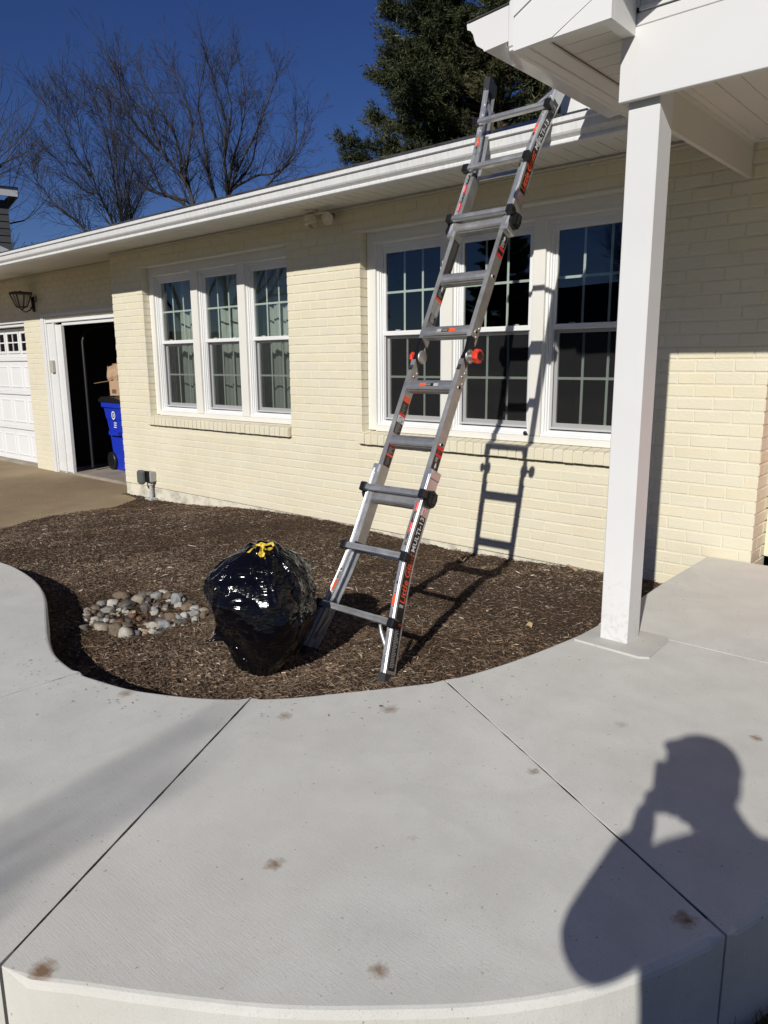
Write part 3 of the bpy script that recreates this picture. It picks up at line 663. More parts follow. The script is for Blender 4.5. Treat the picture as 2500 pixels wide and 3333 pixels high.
for poly in parts:
    q = [poly[0]]
    for p in poly[1:]:
        if math.hypot(p[0] - q[-1][0], p[1] - q[-1][1]) > .004: q.append(p)
    if math.hypot(q[0][0] - q[-1][0], q[0][1] - q[-1][1]) < .004: q.pop()
    if sum(q[i][0] * q[(i + 1) % len(q)][1] - q[(i + 1) % len(q)][0] * q[i][1] for i in range(len(q))) < 0: q = q[::-1]
    n = len(q); rings = []
    def off_(d):
        out = []
        for i in range(n):
            a_, b_, c_ = Vector(q[i - 1]), Vector(q[i]), Vector(q[(i + 1) % n]); e1_ = (b_ - a_).normalized(); e2_ = (c_ - b_).normalized()
            nn_ = Vector((-e1_.y - e2_.y, e1_.x + e2_.x)); nn_ = nn_.normalized() if nn_.length > .05 else Vector((-e1_.y, e1_.x)); out.append((b_.x + nn_.x * d, b_.y + nn_.y * d))
        return out
    edgeset = curveset
    fk = [1.5 if (round(p[0], 4), round(p[1], 4)) in edgeset else .04 for p in q]
    def blend(d, dz): return ([(a_[0] + (b_[0] - a_[0]) * f_, a_[1] + (b_[1] - a_[1]) * f_, dz * f_) for a_, b_, f_ in zip(q, off_(d), fk)])
    ring_ = [[(x, y, -.30) for x, y in q], blend(0, -.011), blend(.0022, -.005), blend(.006, -.0015), blend(.011, 0)]
    base = len(mb.v); V = [(x, y, slabz(x, y) + dz) for rg in ring_ for x, y, dz in rg]
    F = [(j * n + i, j * n + (i + 1) % n, (j + 1) * n + (i + 1) % n, (j + 1) * n + i) for j in range(4) for i in range(n)]
    tp2 = ring_[-1]; tris = tessellate_polygon([[Vector((x, y, 0)) for x, y, dz in tp2]])
    F += [tuple(4 * n + k for k in t) for t in tris]
    mb.add(V, F)
ob_ = mb.build('walkway_tmp', CON); me = ob_.data; bpy.data.objects.remove(ob_); me.name = 'walkway'
walk = bpy.data.objects.new('walkway', me); S.collection.objects.link(walk); tag(walk, 'pale broomed concrete walk curving around the mulch bed to the porch', 'walkway', kind='structure')
# raised patch around the post foot
mb = MB(); z = PZ
pad = [(-1.392, -1.640), (-1.10, -1.652), (-1.065, -1.63), (-1.07, -1.42), (-1.09, -1.355), (-1.20, -1.345), (-1.385, -1.36)]
mb.prism(pad, z - .03, z + .009, 'z'); PADM = m_concrete(); PADM.name = 'patch_concrete'; pb_ = mb.build('post_pad', PADM, house)
for n_ in PADM.node_tree.nodes:
    if n_.type == 'VALTORGB' and .5 < n_.color_ramp.elements[0].color[0] < .6:
        for e_ in n_.color_ramp.elements: e_.color = tuple(c_ * .86 for c_ in e_.color[:3]) + (1,)
jb0 = [(-7.3, -3.5), (-5.9, -3.1), (-4.9, -2.8), (-3.4, -3.15), (-2.8, -3.2), (-2.1, -2.95), (-1.63, -2.42), (-1.42, -1.9), (-1.34, -1.0), (-1.34, -.1), (4.2, -.1), (4.2, -1.85), (.1, -2.05), (-.36, -2.68), (-.45, -3.0), (-.75, -3.4), (-1.5, -3.93), (-2.9, -4.33), (-4.9, -3.93), (-7.2, -4.6)]
V = [Vector((x, y, slabz(x, y) - .0032)) for x, y in jb0]; V2 = [v - Vector((0, 0, .4)) for v in V]; n = len(V)
mb = MB(); mb.add(V, [tuple(t) for t in tessellate_polygon([[Vector((v.x, v.y, 0)) for v in V]])]); mb.add(V + V2, [(i, (i + 1) % n, (i + 1) % n + n, i + n) for i in range(n)]); o = mb.build('joint_base', JNT); tag(o, 'dark dirt in the joints under the concrete walk', 'joint', kind='structure')
# lawn / terrain sheet reaching the horizon
def terr(x, y):
    z = -1.52 - (.16 if x < -6.5 and y > -20 else 0)
    d = math.hypot(x + 5, y)
    z += -.02 * max(0, min(d - 12, 30)) * (0.3 if y < 0 else -.0)
    return z
bm = bmesh.new(); gx = [-1200, -500, -250, -120, -70, -45, -30, -22, -17, -13, -10, -8, -6, -4.5, -3, -1.8, -.9, 0, .9, 2, 4, 7, 12, 20, 40, 80, 200, 500, 1200]
gy_ = [-1200, -500, -200, -100, -60, -40, -28, -20, -15, -11, -9, -7.5, -6.3, -5.4, -4.7, -4.0, -3.4, -2.8, -2.0, -1, 1, 4, 9, 15, 30, 60, 120, 400, 1200]
gv = [[bm.verts.new((x, y, terr(x, y))) for x in gx] for y in gy_]
for j in range(len(gy_) - 1):
    for i in range(len(gx) - 1): bm.faces.new((gv[j][i], gv[j][i + 1], gv[j + 1][i + 1], gv[j + 1][i]))
me = bpy.data.meshes.new('lawn'); bm.to_mesh(me); bm.free(); me.materials.append(LAW); lawn = bpy.data.objects.new('lawn', me); S.collection.objects.link(lawn)
tag(lawn, 'dormant grass lawn below the edge of the walk', 'lawn', kind='structure')
# driveway
def drz(x, y): return -1.492 + .032 * (min(y, .3) - .3) * (1 if y < .3 else 0)
edge = [(-7.98, .28), (-8.0, -.02), (-7.62, -.10), (-7.42, -.40), (-7.36, -.85), (-7.30, -1.35), (-7.12, -1.90), (-7.15, -2.6), (-7.2, -3.6), (-7.3, -5.2)]
E_ = smooth(edge, 4); bm = bmesh.new(); rowsv = []
for x, y in E_:
    rowsv.append([bm.verts.new((x - .12 * 0 - (d ** 1.3), y, drz(x, y) if y > -30 else 0)) for d in (0, .5, 1, 2, 3, 4, 5.5)])
rowsv.append([bm.verts.new((v.co.x, -30, -2.0)) for v in rowsv[-1]])
for a, b in zip(rowsv[:-1], rowsv[1:]):
    for i in range(6): bm.faces.new((a[i], b[i], b[i + 1], a[i + 1]))
bmesh.ops.recalc_face_normals(bm, faces=bm.faces)
me = bpy.data.meshes.new('driveway'); bm.to_mesh(me); bm.free(); me.materials.append(DRV); o = bpy.data.objects.new('driveway', me); S.collection.objects.link(o)
tag(o, 'brown exposed aggregate driveway in front of the garage', 'driveway', kind='structure')
# garage floor with its threshold lip
GFL = mat('garage_floor', (.30, .255, .20), .85); t = NT(GFL); t.col(t.ramp(t.noise(t.coord(), 3, 5), [(.3, (.24, .20, .155)), (.7, (.36, .31, .245))]))
mb = MB(); mb.box(-15, -7.99, .36, 6.6, -1.6, -1.462); mb.prism([(.29, -1.60), (.29, -1.476), (.31, -1.464), (.36, -1.462), (.36, -1.6)], -15, -7.99, 'x'); o = mb.build('garage_floor', GFL)
tag(o, 'worn concrete floor inside the open garage', 'floor', kind='structure')
# ------------------------------------------------------------------ mulch bed
def sstep(a, b, x): t = np.clip((x - a) / (b - a), 0, 1); return t * t * (3 - 2 * t)
def mz(x, y):
    """mulch surface height (numpy ok)"""
    x = np.asarray(x, float); y = np.asarray(y, float)
    z = -1.392 - .125 * sstep(-5.6, -7.5, x) + .022 * sstep(-3.5, -1.6, x) * sstep(-1.2, -.1, y)
    z = z - .05 * np.exp(-(((x + 3.62) / .32) ** 2 + ((y + 2.42) / .26) ** 2)) + .012 * np.exp(-(((x + 3.75) / .5) ** 2 + ((y + 2.15) / .2) ** 2))
    z = z + .012 * np.sin(x * 2.3 + y * 1.1) + .010 * np.sin(y * 3.9 - x * 1.7) + .008 * np.sin(x * 7.1 + 1) * np.sin(y * 6.3) + .005 * np.sin(x * 17 + y * 9) * np.sin(y * 15 - x * 5)
    z = z - .02 * sstep(-1.3, -2.2, y) * sstep(-3.2, -2.4, x)
    return z
bedpoly = [(x, y) for x, y in I_] + [(-7.2, -2.9), (-7.14, -2.4)] + [p for p in E_ if p[1] > -2.0 and p[1] < .0][::-1] + [(-8.0, .02)]
bp = np.array(bedpoly)
def inside(x, y):
    c = np.zeros(len(x), bool); n = len(bp)
    for i in range(n):
        x0, y0 = bp[i]; x1, y1 = bp[(i + 1) % n]
        m = ((y0 > y) != (y1 > y)); 
        with np.errstate(divide='ignore', invalid='ignore'): c ^= m & (x < (x1 - x0) * (y - y0) / (y1 - y0 + 1e-12) + x0)
    return c
nx, ny = 330, 175; gx = np.linspace(-8.02, -1.36, nx); gyy = np.linspace(-3.42, .012, ny); XX, YY = np.meshgrid(gx, gyy)
rng = np.random.default_rng(5)
ZZ = mz(XX, YY) + rng.normal(0, .0035, XX.shape)
V = np.stack([XX.ravel(), YY.ravel(), ZZ.ravel()], 1); idx = np.arange(nx * ny).reshape(ny, nx)
F = np.stack([idx[:-1, :-1].ravel(), idx[:-1, 1:].ravel(), idx[1:, 1:].ravel(), idx[1:, :-1].ravel()], 1)
cxy = V[F].mean(1); k = inside(cxy[:, 0], cxy[:, 1]); 
k |= inside(cxy[:, 0] + .03, cxy[:, 1] + .03) | inside(cxy[:, 0] - .02, cxy[:, 1]) | inside(cxy[:, 0], cxy[:, 1] + .03)
k &= ~((cxy[:, 0] < -7.3) & (cxy[:, 1] < -.1) & ~inside(cxy[:, 0], cxy[:, 1]))
o = addmesh('mulch_bed', V, F[k], SOI); tag(o, 'brown mulch bed between the house and the walk', 'mulch bed', kind='structure')
def shreds(n, xs, ys, L, W, lift, seed):
    rng = np.random.default_rng(seed)
    x = rng.uniform(*xs, n * 2); y = rng.uniform(*ys, n * 2); k = inside(x, y)
    x, y = x[k][:n], y[k][:n]; n = len(x)
    th = rng.normal(.25, .75, n) + (rng.random(n) < .3) * rng.uniform(0, 3.14, n); l = L[0] * np.exp(rng.normal(0, .5, n)); l = np.clip(l, .006, L[1]); w = np.clip(W * np.exp(rng.normal(0, .45, n)), .001, .012)
    w = np.minimum(w, l * .4)
    dx, dy = np.cos(th), np.sin(th); z0 = mz(x, y) + rng.uniform(0, lift, n); ti = rng.normal(0, .22, n); bow = rng.normal(0, .12, n) * l; ro = rng.normal(0, .6, n)
    V = []
    for s in (-.5, 0, .5):
        for q in (-1, 1):
            ww = w * (.5 if s else 1) * .5 * q
            px = x + dx * l * s - dy * (ww * np.cos(ro) + (bow if s == 0 else 0)); py = y + dy * l * s + dx * (ww * np.cos(ro) + (bow if s == 0 else 0))
            pz = z0 + ti * l * s + ww * np.sin(ro) + (np.abs(bow) * .4 if s == 0 else 0); V.append(np.stack([px, py, pz], 1))
    V = np.stack(V, 1).reshape(-1, 3); b = (np.arange(n) * 6)[:, None]
    F = np.concatenate([b + np.array([[0, 1, 3, 2]]), b + np.array([[2, 3, 5, 4]])], 1).reshape(-1, 4)
    sh = np.clip(rng.beta(2.0, 3.0, n) + (rng.random(n) < .05) * .45, 0, 1); return V, F, np.repeat(sh, 2)
A = [shreds(150000, (-7.7, -1.36), (-3.3, .01), (.015, .04), .0027, .011, 1), shreds(26000, (-3.4, -1.4), (-3.2, -1.2), (.020, .06), .0030, .014, 2), shreds(36000, (-4.9, -2.3), (-3.2, -1.6), (.020, .06), .0032, .014, 4), shreds(5000, (-7.7, -1.36), (-3.2, .01), (.034, .08), .0045, .018, 3)]
off = 0; VV, FF, SS = [], [], []
for v, f, s in A: VV.append(v); FF.append(f + off); SS.append(s); off += len(v)
o = addmesh('mulch_shreds', np.concatenate(VV), np.concatenate(FF), MUL, smooth=False, attr=np.concatenate(SS))
tag(o, 'shredded dark brown bark mulch covering the bed', 'mulch', kind='stuff')
# ================================================================== LADDER
lad = thing('ladder', (-2.325, -2.1377, -1.4731), 'aluminium multi-position ladder with red hinge knobs leaning on the gutter', 'ladder', rot=(R(-27.49), R(-.35), 0))
def lb(mb, name, m, p=None): return mb.build(name, m, p or lad, world=False)
def hw_low(v):                                            # half width of the outer section, flared at the foot
    return float(np.interp(v, [.02, .12, .30, .50, .60, .68, .80, 2.9], [.288, .268, .236, .204, .193, .187, .186, .186]))
def hw_up(v): return float(np.interp(v, [2.3, 2.82, 2.92, 3.05, 3.25, 3.42], [.186, .187, .194, .213, .246, .276]))
def channel(mb, sgn, vs, hw, y0, y1, fl, t=.003, lip=True):
    """C rail swept along v: web on the outside, flanges towards the middle"""
    prof = [(0, y0), (-fl, y0), (-fl, y0 + t), (-t, y0 + t), (-t, y0 + .014), (-t * 2.2, y0 + .02), (-t * 2.2, y1 - .02), (-t, y1 - .014), (-t, y1 - t), (-fl, y1 - t), (-fl, y1), (0, y1)]
    n = len(prof); V = []
    for v in vs:
        h = hw(v)
        for a, b in prof: V.append((sgn * (h + a), b, v))
    F = [(i * n + k, i * n + (k + 1) % n, (i + 1) * n + (k + 1) % n, (i + 1) * n + k) for i in range(len(vs) - 1) for k in range(n)]
    mb.add(V, F); mb.add(V, [tuple(range(n)), tuple(range(len(V) - n, len(V)))])
    return mb
lowv = [.09, .15, .2, .25, .3, .35, .4, .45, .5, .55, .6, .64, .68, .72, .78, 1.05]
upv = [2.41, 2.6, 2.82, 2.86, 2.9, 2.95, 3.0, 3.05, 3.1, 3.15, 3.2, 3.25, 3.3, 3.35]
def tri_rib(mb, sgn, vs, hw, y0):                        # rolled bead where flange meets web
    mb.tube([(sgn * (hw(v) - .0035), y0, v) for v in vs], .0045, 6)
for sgn in (-1, 1):
    mb = MB(); channel(mb, sgn, lowv, hw_low, -.036, .036, .034); tri_rib(mb, sgn, lowv, hw_low, -.0355); tri_rib(mb, sgn, lowv, lambda v: hw_low(v) - .008, -.0365)
    for v in (.18, .29, .39, .50): mb.lathe([(.006, 0), (.005, .003), (.002, .004)], (sgn * (hw_low(v) - .020), -.036, v), (0, -1, 0), 8)
    r1 = lb(mb, 'rail', ALU)
    mb = MB(); channel(mb, sgn, upv, hw_up, -.036, .036, .034); tri_rib(mb, sgn, upv, hw_up, -.0355); tri_rib(mb, sgn, upv, lambda v: hw_up(v) - .008, -.0365)
    for v in (2.98, 3.06, 3.17, 3.24): mb.lathe([(.006, 0), (.005, .003), (.002, .004)], (sgn * (hw_up(v) - .020), -.036, v), (0, -1, 0), 8)
    lb(mb, 'rail', ALU)
    iw = .1655
    for v0, v1, cutb in ((.66, 1.632, 1), (1.758, 2.78, -1)):
        mb = MB(); t = .0028; ya, yb = -.031, .031
        sl = .035
        # box rail with the ends cut on the slant near the hinge
        def corner(x, y, v): return (sgn * x, y, v)
        cutlo = lambda y: v0 + (0 if v0 < 1 else (.05 * (y - ya) / (yb - ya)) * 0)
        V = []
        for x in (iw - .026, iw):
            for y in (ya, yb):
                lo_ = v0 + (.028 if (v0 > 1 and y == ya) else 0) - (.02 if (v0 < 1 and y == yb) else 0)
                hi_ = v1 - (.0 if v1 > 2 else 0) + (.03 if (v1 < 2 and y == ya) else 0) - (.035 if (v1 < 2 and y == yb) else 0) - (.04 if (v1 > 2 and y == yb) else 0)
                V += [corner(x, y, lo_), corner(x, y, hi_)]
        mb.add(V, [(0, 1, 3, 2), (4, 6, 7, 5), (0, 4, 5, 1), (2, 3, 7, 6), (0, 2, 6, 4), (1, 5, 7, 3)])
        if v0 < 1: rv = ((1.575, -.004), (1.60, .012), (1.545, .018))
        else: rv = ((1.83, -.004), (1.80, .012), (1.85, .018))
        for v, y in rv:
            mb.lathe([(.007, 0), (.0065, .003), (.003, .0055)], (sgn * iw, y, v), (sgn, 0, 0), 10)
            mb.lathe([(.007, 0), (.0065, .003), (.003, .0055)], (sgn * (iw - .026), y, v), (-sgn, 0, 0), 10)
        lb(mb, 'inner_rail', m_alu('satin_aluminium', (.50, .50, .48), .45) if sgn == -1 and v0 < 1 else bpy.data.materials['satin_aluminium'])
    # rubber feet and top caps
    mb = MB(); F_ = [(.012, hw_low(.02) + .002), (.03, hw_low(.03) + .003), (.10, hw_low(.10) + .002)]
    V = []
    for v, h in F_:
        for x, y in ((h, -.041), (h - .040, -.041), (h - .040, .041), (h, .041)): V.append((sgn * x, y, v))
    mb.add(V, [(i * 4 + k, i * 4 + (k + 1) % 4, (i + 1) * 4 + (k + 1) % 4, (i + 1) * 4 + k) for i in range(2) for k in range(4)] + [(0, 1, 2, 3), (8, 9, 10, 11)])
    for q in range(6): mb.box(sgn * (hw_low(.02)) - .02 - sgn * .02, sgn * (hw_low(.02)) + .018 - sgn * .02, -.04 + q * .0135, -.034 + q * .0135, .002, .014)
    mb.lathe([(.006, 0), (.004, .003)], (sgn * (hw_low(.07) + .003), 0, .07), (sgn, 0, 0), 8); lb(mb, 'foot', RUB)
    mb = MB(); V = []
    for v, h in ((3.34, hw_up(3.34) + .002), (3.43, hw_up(3.43) + .004)):
        for x, y in ((h, -.040), (h - .038, -.040), (h - .038, .040), (h, .040)): V.append((sgn * x, y, v))
    mb.add(V, [(k, (k + 1) % 4, (k + 1) % 4 + 4, k + 4) for k in range(4)] + [(0, 1, 2, 3), (4, 5, 6, 7)]); lb(mb, 'top_cap', RUB)
# outer rungs: D shaped bars across the front of the rails, with black end caps
def outer_rung(v, hw):
    mb = MB(); h = hw(v) - .012
    prof = [(-.040, -.013), (-.060, -.016), (-.068, -.013), (-.0685, -.009), (-.0665, -.006), (-.0690, -.003), (-.0670, 0), (-.0690, .003), (-.0670, .006), (-.066, .012), (-.060, .016), (-.040, .016)]
    mb.prism([(a, v + b) for a, b in prof], -h, h, 'x'); lb(mb, 'rung', ALU)
    for sgn in (-1, 1):
        mb = MB(); a, b = sorted((sgn * (h - .004), sgn * (h + .034)))
        mb.cbox(a, b, -.074, -.036, v - .024, v + .022, .006); a, b = sorted((sgn * (h + .010), sgn * (h + .030)))
        mb.cbox(a, b, -.04, -.02, v - .018, v + .018, .004); lb(mb, 'rung_cap', BLK)
for v in (.322, .632, .942): outer_rung(v, hw_low)
for v in (2.485, 2.80, 3.105): outer_rung(v, hw_up)
def inner_rung(v, front=True):
    mb = MB(); s_ = 1 if v < 1.7 else -1
    prof = [(-.018, .022), (-.026, .012), (-.028, .0), (-.026, -.010), (-.020, -.016), (-.012, -.0165)]
    tread = []
    for q in range(9): tread += [(-.010 + q * .0036, -.0175), (-.0082 + q * .0036, -.0190)]
    prof = prof + tread + [(.024, -.0165), (.026, .018), (.018, .022)]
    if v > 1.7: prof = [(a, b) for a, b in prof]
    prof = [(a * 1.15, b * 1.35) for a, b in prof]; mb.prism([(a, v + b) for a, b in prof], -.140, .140, 'x')
    for sgn in (-1, 1): mb.lathe([(.024, 0), (.024, .003), (.021, .004)], (sgn * .141, 0, v), (-sgn, 0, 0), 16)
    lb(mb, 'inner_rung', ALD)
    for sgn in (-1, 1):
        mb = MB(); mb.lathe([(.013, 0), (.013, .004), (.009, .005)], (sgn * .165, 0, v), (sgn, 0, 0), 14); lb(mb, 'rung_ring', bpy.data.materials['satin_aluminium'])
        mb = MB(); mb.lathe([(.0085, 0), (.0085, .0052)], (sgn * .165, 0, v), (sgn, 0, 0), 14); lb(mb, 'rung_hole', DRK)
for v in (.905, 1.212, 1.518, 1.823, 2.135, 2.445): inner_rung(v)
# back rungs of the outer sections
for v, hw in ((.632, hw_low), (2.80, hw_up), (.322, hw_low), (3.105, hw_up)):
    mb = MB(); mb.box(-hw(v) + .01, hw(v) - .01, .037, .048, v - .012, v + .012); lb(mb, 'back_rung', ALU)
# braces under the lowest and over the highest rung
for sgn in (-1, 1):
    mb = MB(); mb.tube([(sgn * .165, -.045, .30), (sgn * .172, -.030, .27), (sgn * (hw_low(.16) - .02), .0, .165), (sgn * (hw_low(.14) - .014), .006, .145)], [.008, .011, .011, .008], 8); lb(mb, 'brace', ALU)
    mb = MB(); mb.tube([(sgn * .150, -.045, 3.13), (sgn * .16, -.030, 3.16), (sgn * (hw_up(3.28) - .02), .0, 3.27), (sgn * (hw_up(3.3) - .012), .006, 3.29)], [.008, .011, .011, .008], 8); lb(mb, 'brace', ALU)
# hinges
for sgn in (-1, 1):
    mb = MB(); X = sgn * (iw - .013)
    def plate(y0, v0, y1, v1, w, xo, th):
        d = Vector((0, y1 - y0, v1 - v0)).normalized(); n = Vector((0, d.z, -d.y)) * w; a = Vector((X + xo, y0, v0)); b = Vector((X + xo, y1, v1)); q = Vector((th, 0, 0))
        mb.add([a + n - q, a - n - q, b - n - q, b + n - q, a + n + q, a - n + q, b - n + q, b + n + q], [(0, 1, 2, 3), (4, 5, 6, 7), (0, 1, 5, 4), (1, 2, 6, 5), (2, 3, 7, 6), (3, 0, 4, 7)])
    for xo in (-.008, 0, .008): plate(-.012, 1.60, -.002, 1.70, .022, xo, .0028); plate(-.010, 1.79, -.002, 1.70, .021, xo + .004 * sgn, .0022)
    hg = lb(mb, 'hinge', BLK)
    mb = MB(); mb.lathe([(.030, -.002), (.036, 0), (.036, .005), (.026, .010), (.010, .013)], (X - sgn * .012, .012, 1.694), (-sgn, 0, 0), 20)
    mb.lathe([(.036, 0), (.034, .006)], (X + sgn * .010, .012, 1.694), (sgn, 0, 0), 20)
    for a in range(5): mb.lathe([(.004, 0), (.003, .003)], (X + sgn * .016, .012 + .026 * math.cos(a * 1.25), 1.694 + .026 * math.sin(a * 1.25)), (sgn, 0, 0), 8)
    lb(mb, 'hinge_disc', bpy.data.materials['satin_aluminium'])
    mb = MB(); mb.lathe([(.010, 0), (.010, .035)], (X + sgn * .014, .010, 1.694), (sgn, 0, 0), 14); lb(mb, 'knob_stem', ALU)
    mb = MB(); nn = 16; prof = [(.020, .030), (.031, .034), (.035, .041), (.035, .057), (.030, .063)]; V = []
    for r_, h in prof:
        for k in range(nn):
            rr = r_ * (1 + .05 * math.cos(k * math.pi / 1.0)); a = 2 * math.pi * k / nn; V.append((X + sgn * (.012 + h * (1 if sgn > 0 else .62)), .010 + rr * math.cos(a) * (1 if sgn > 0 else .8), 1.694 + rr * math.sin(a) * (1 if sgn > 0 else .8)))
    mb.add(V, [(i * nn + k, i * nn + (k + 1) % nn, (i + 1) * nn + (k + 1) % nn, (i + 1) * nn + k) for i in range(4) for k in range(nn)] + [tuple(range(nn)), tuple(range(len(V) - nn, len(V)))], 0, False); kn = lb(mb, 'hinge_knob', RED)
    mb = MB(); mb.lathe([(.022, .062), (.022, .0655), (.017, .067)] if sgn > 0 else [(.017, .038), (.017, .041), (.013, .042)], (X + sgn * .012, .010, 1.694), (sgn, 0, 0), 8, sm=False); lb(mb, 'knob_face', BLK, kn)
    # rock locks on the outer rails
    for v in (.935, 2.452):
        mb = MB(); xo = sgn * .186; o8 = [(-.034, -.022), (-.022, -.040), (.012, -.044), (.034, -.030), (.040, .004), (.030, .034), (.004, .044), (-.026, .034)]
        mb.prism([(a - .002, v + b) for a, b in o8], xo + sgn * .004, xo + sgn * .022, 'x'); mb.prism([(a * .8 - .002, v + b * .8) for a, b in o8], xo + sgn * .022, xo + sgn * .032, 'x')
        a, b = sorted((xo + sgn * .030, xo + sgn * .040)); mb.cbox(a, b, -.008, .010, v - .026, v + .026, .003); a, b = sorted((xo + sgn * .006, xo + sgn * .040))
        mb.cbox(a, b, -.020, .016, v + .018, v + .030, .003); lb(mb, 'lock_knob', BLK)
    for v0, v1 in ((1.03, 1.075), (2.385, 2.425)):
        mb = MB(); a, b = sorted((sgn * .150, sgn * .190)); mb.cbox(a, b, -.039, .039, v0, v1, .003); lb(mb, 'rail_collar', ALU)
    mb = MB(); a, b = sorted((sgn * (iw - .027), sgn * (iw + .001))); mb.cbox(a, b, -.033, .033, .640, .662, .002); mb.cbox(a, b, -.033, .0, 2.76, 2.785, .002); lb(mb, 'end_plug', BLK)
# ---- labels printed on the rails
def strip(name, m, pts): return quadm(name, pts, m, lad)
def side_strip(name, m, sgn, v0, v1, y0, y1, hw, off=.0006):
    n = max(1, int((v1 - v0) / .03)); V = []
    for i in range(n + 1):
        v = v0 + (v1 - v0) * i / n; V += [(sgn * (hw(v) + off), y0, v), (sgn * (hw(v) + off), y1, v)]
    return MB().add(V, [(2 * i, 2 * i + 1, 2 * i + 3, 2 * i + 2) for i in range(n)]).build(name, m, lad, False, fixn=False)
def text(name, body, m, parent, size, mtx, bold=.0, shear=0, sx=1.0):
    cu = bpy.data.curves.new(name, 'FONT'); cu.body = body; cu.size = size; cu.offset = bold; cu.shear = shear; cu.align_x = 'CENTER'; cu.align_y = 'CENTER'; cu.space_character = 1.05
    tmp = bpy.data.objects.new(name, cu); S.collection.objects.link(tmp); dg = bpy.context.evaluated_depsgraph_get(); me = bpy.data.meshes.new_from_object(tmp.evaluated_get(dg))
    bpy.data.objects.remove(tmp); bpy.data.curves.remove(cu); me.name = name; me.materials.clear(); me.materials.append(m)
    me.transform(mtx @ Matrix.Diagonal((sx, 1, 1, 1))); ob = bpy.data.objects.new(name, me); S.collection.objects.link(ob); ob.parent = parent; return ob
def side_text(body, m, v, y, size, hw, bold=0, shear=0, sx=1.0, off=.0016, flip=False, name='lettering', xs=None):
    """text on the +x face of a rail, reading upwards"""
    e_ = .02; h = hw(v) if xs is None else xs; tilt = 0 if xs is not None else math.atan2(hw(v + .1) - hw(v - .1), .2)
    up = Vector((math.sin(tilt), 0, math.cos(tilt))); rt = Vector((0, 1, 0)); nrm = Vector((math.cos(tilt), 0, -math.sin(tilt)))
    if flip: X, Y = -up, rt
    else: X, Y = up, -rt
    m4 = Matrix((X, Y, nrm)).transposed().to_4x4(); m4.translation = Vector((h + off, y, v)); o_ = text(name, body, m, lad, size, m4, bold, shear, sx)
    for q in o_.data.vertices: q.co.x = hw(q.co.z) + off
    return o_
def front_text(body, m, x, v, size, y=-.0405, bold=0, up=True, tilt=0):
    X = Vector((math.sin(tilt), 0, math.cos(tilt))) if up else Vector((-math.sin(tilt), 0, -math.cos(tilt))); N_ = Vector((0, -1, 0)); Y = N_.cross(X)
    m4 = Matrix((X, Y, N_)).transposed().to_4x4(); m4.translation = Vector((x, y, v)); return text('lettering', body, m, lad, size, m4, bold)
side_strip('label', LBK, 1, .115, .845, -.026, .024, hw_low)
side_text('Little', LOR, .475, 0, .056, hw_low, .0012, .12, .90); side_text('Giant', LOR, .60, 0, .056, hw_low, .0012, .12, .90)
side_text('MULTI-13', LWH, .755, 0, .040, hw_low, .0008, 0, 1.0)
side_strip('label', LWH, 1, .850, .886, -.022, .020, hw_low, .0008); side_text('Little\nGiant', LOR, .868, 0, .016, hw_low, .0006, 0, 1.1, .0018)
side_strip('label', LGY, 1, .402, .416, -.020, .012, hw_low, .0012); side_strip('label', LOR, 1, .318, .330, -.024, .02, hw_low, .0012)
def fine_lines(sgn, v0, v1, y0, y1, hw, m, step=.006, off=.0014):
    mb = MB(); v = v0
    while v < v1:
        L_ = random.uniform(.6, 1.0) * (y1 - y0); h = hw(v)
        mb.add([(sgn * (h + off), y0, v), (sgn * (h + off), y0 + L_, v), (sgn * (h + off), y0 + L_, v + step * .4), (sgn * (h + off), y0, v + step * .4)], [(0, 1, 2, 3)]); v += step
    return mb.build('label_print', m, lad, False, fixn=False)
fine_lines(1, .13, .305, -.020, .018, hw_low, LGY, .007)
side_strip('label', LBK, 1, 2.62, 3.16, -.024, .024, hw_up)
side_text('Little', LOR, 2.685, 0, .054, hw_up, .0012, .12, .90); side_text('Giant', LOR, 2.805, 0, .054, hw_up, .0012, .12, .90); side_text('MULTI-13', LWH, 2.965, 0, .040, hw_up, .0008)
side_strip('label', LWH, 1, 2.575, 2.612, -.022, .020, hw_up, .0008); side_text('Little\nGiant', LOR, 2.593, 0, .016, hw_up, .0006, 0, 1.1, .0018)
side_strip('label', LGY, 1, 3.10, 3.135, -.016, .014, hw_up, .0012); side_strip('label', LBK, 1, 3.105, 3.130, -.012, .010, hw_up, .0016)
# front flange warning strips
def flange(sgn, v0, v1, m, hw, inset=.008, w=.022, y=-.0395):
    V = []
    for v in (v0, v1):
        h = hw(v); V += [(sgn * (h - inset), y, v), (sgn * (h - inset - w), y, v)]
    strip('label', m, [V[0], V[1], V[3], V[2]])
def flange_lines(sgn, v0, v1, hw, m=LGY):
    mb = MB(); v = v0 + .004
    while v < v1 - .004:
        a = random.uniform(.010, .018); h = hw(v); x0, x1 = sorted((sgn * (h - .010), sgn * (h - .010 - a)))
        mb.add([(x0, -.0402, v), (x1, -.0402, v), (x1, -.0402, v + .0022), (x0, -.0402, v + .0022)], [(0, 1, 2, 3)]); v += .0048
    mb.build('label_print', m, lad, False, fixn=False)
sg = 1
flange(1, .860, .905, LRD, hw_low); front_text('DANGER', LWH, .186 - .019, .882, .010, up=False); flange(1, .805, .856, LBK, hw_low); flange_lines(1, .805, .856, hw_low)
flange(1, .755, .801, LRD, hw_low); front_text('PELIGRO', LWH, .186 - .019, .778, .0095, up=False); flange(1, .690, .751, LBK, hw_low); flange_lines(1, .690, .751, hw_low)
flange(-1, 2.54, 2.59, LRD, hw_up); front_text('DANGER', LWH, -.186 + .019, 2.565, .010); flange(-1, 2.595, 2.65, LBK, hw_up); flange_lines(-1, 2.595, 2.65, hw_up)
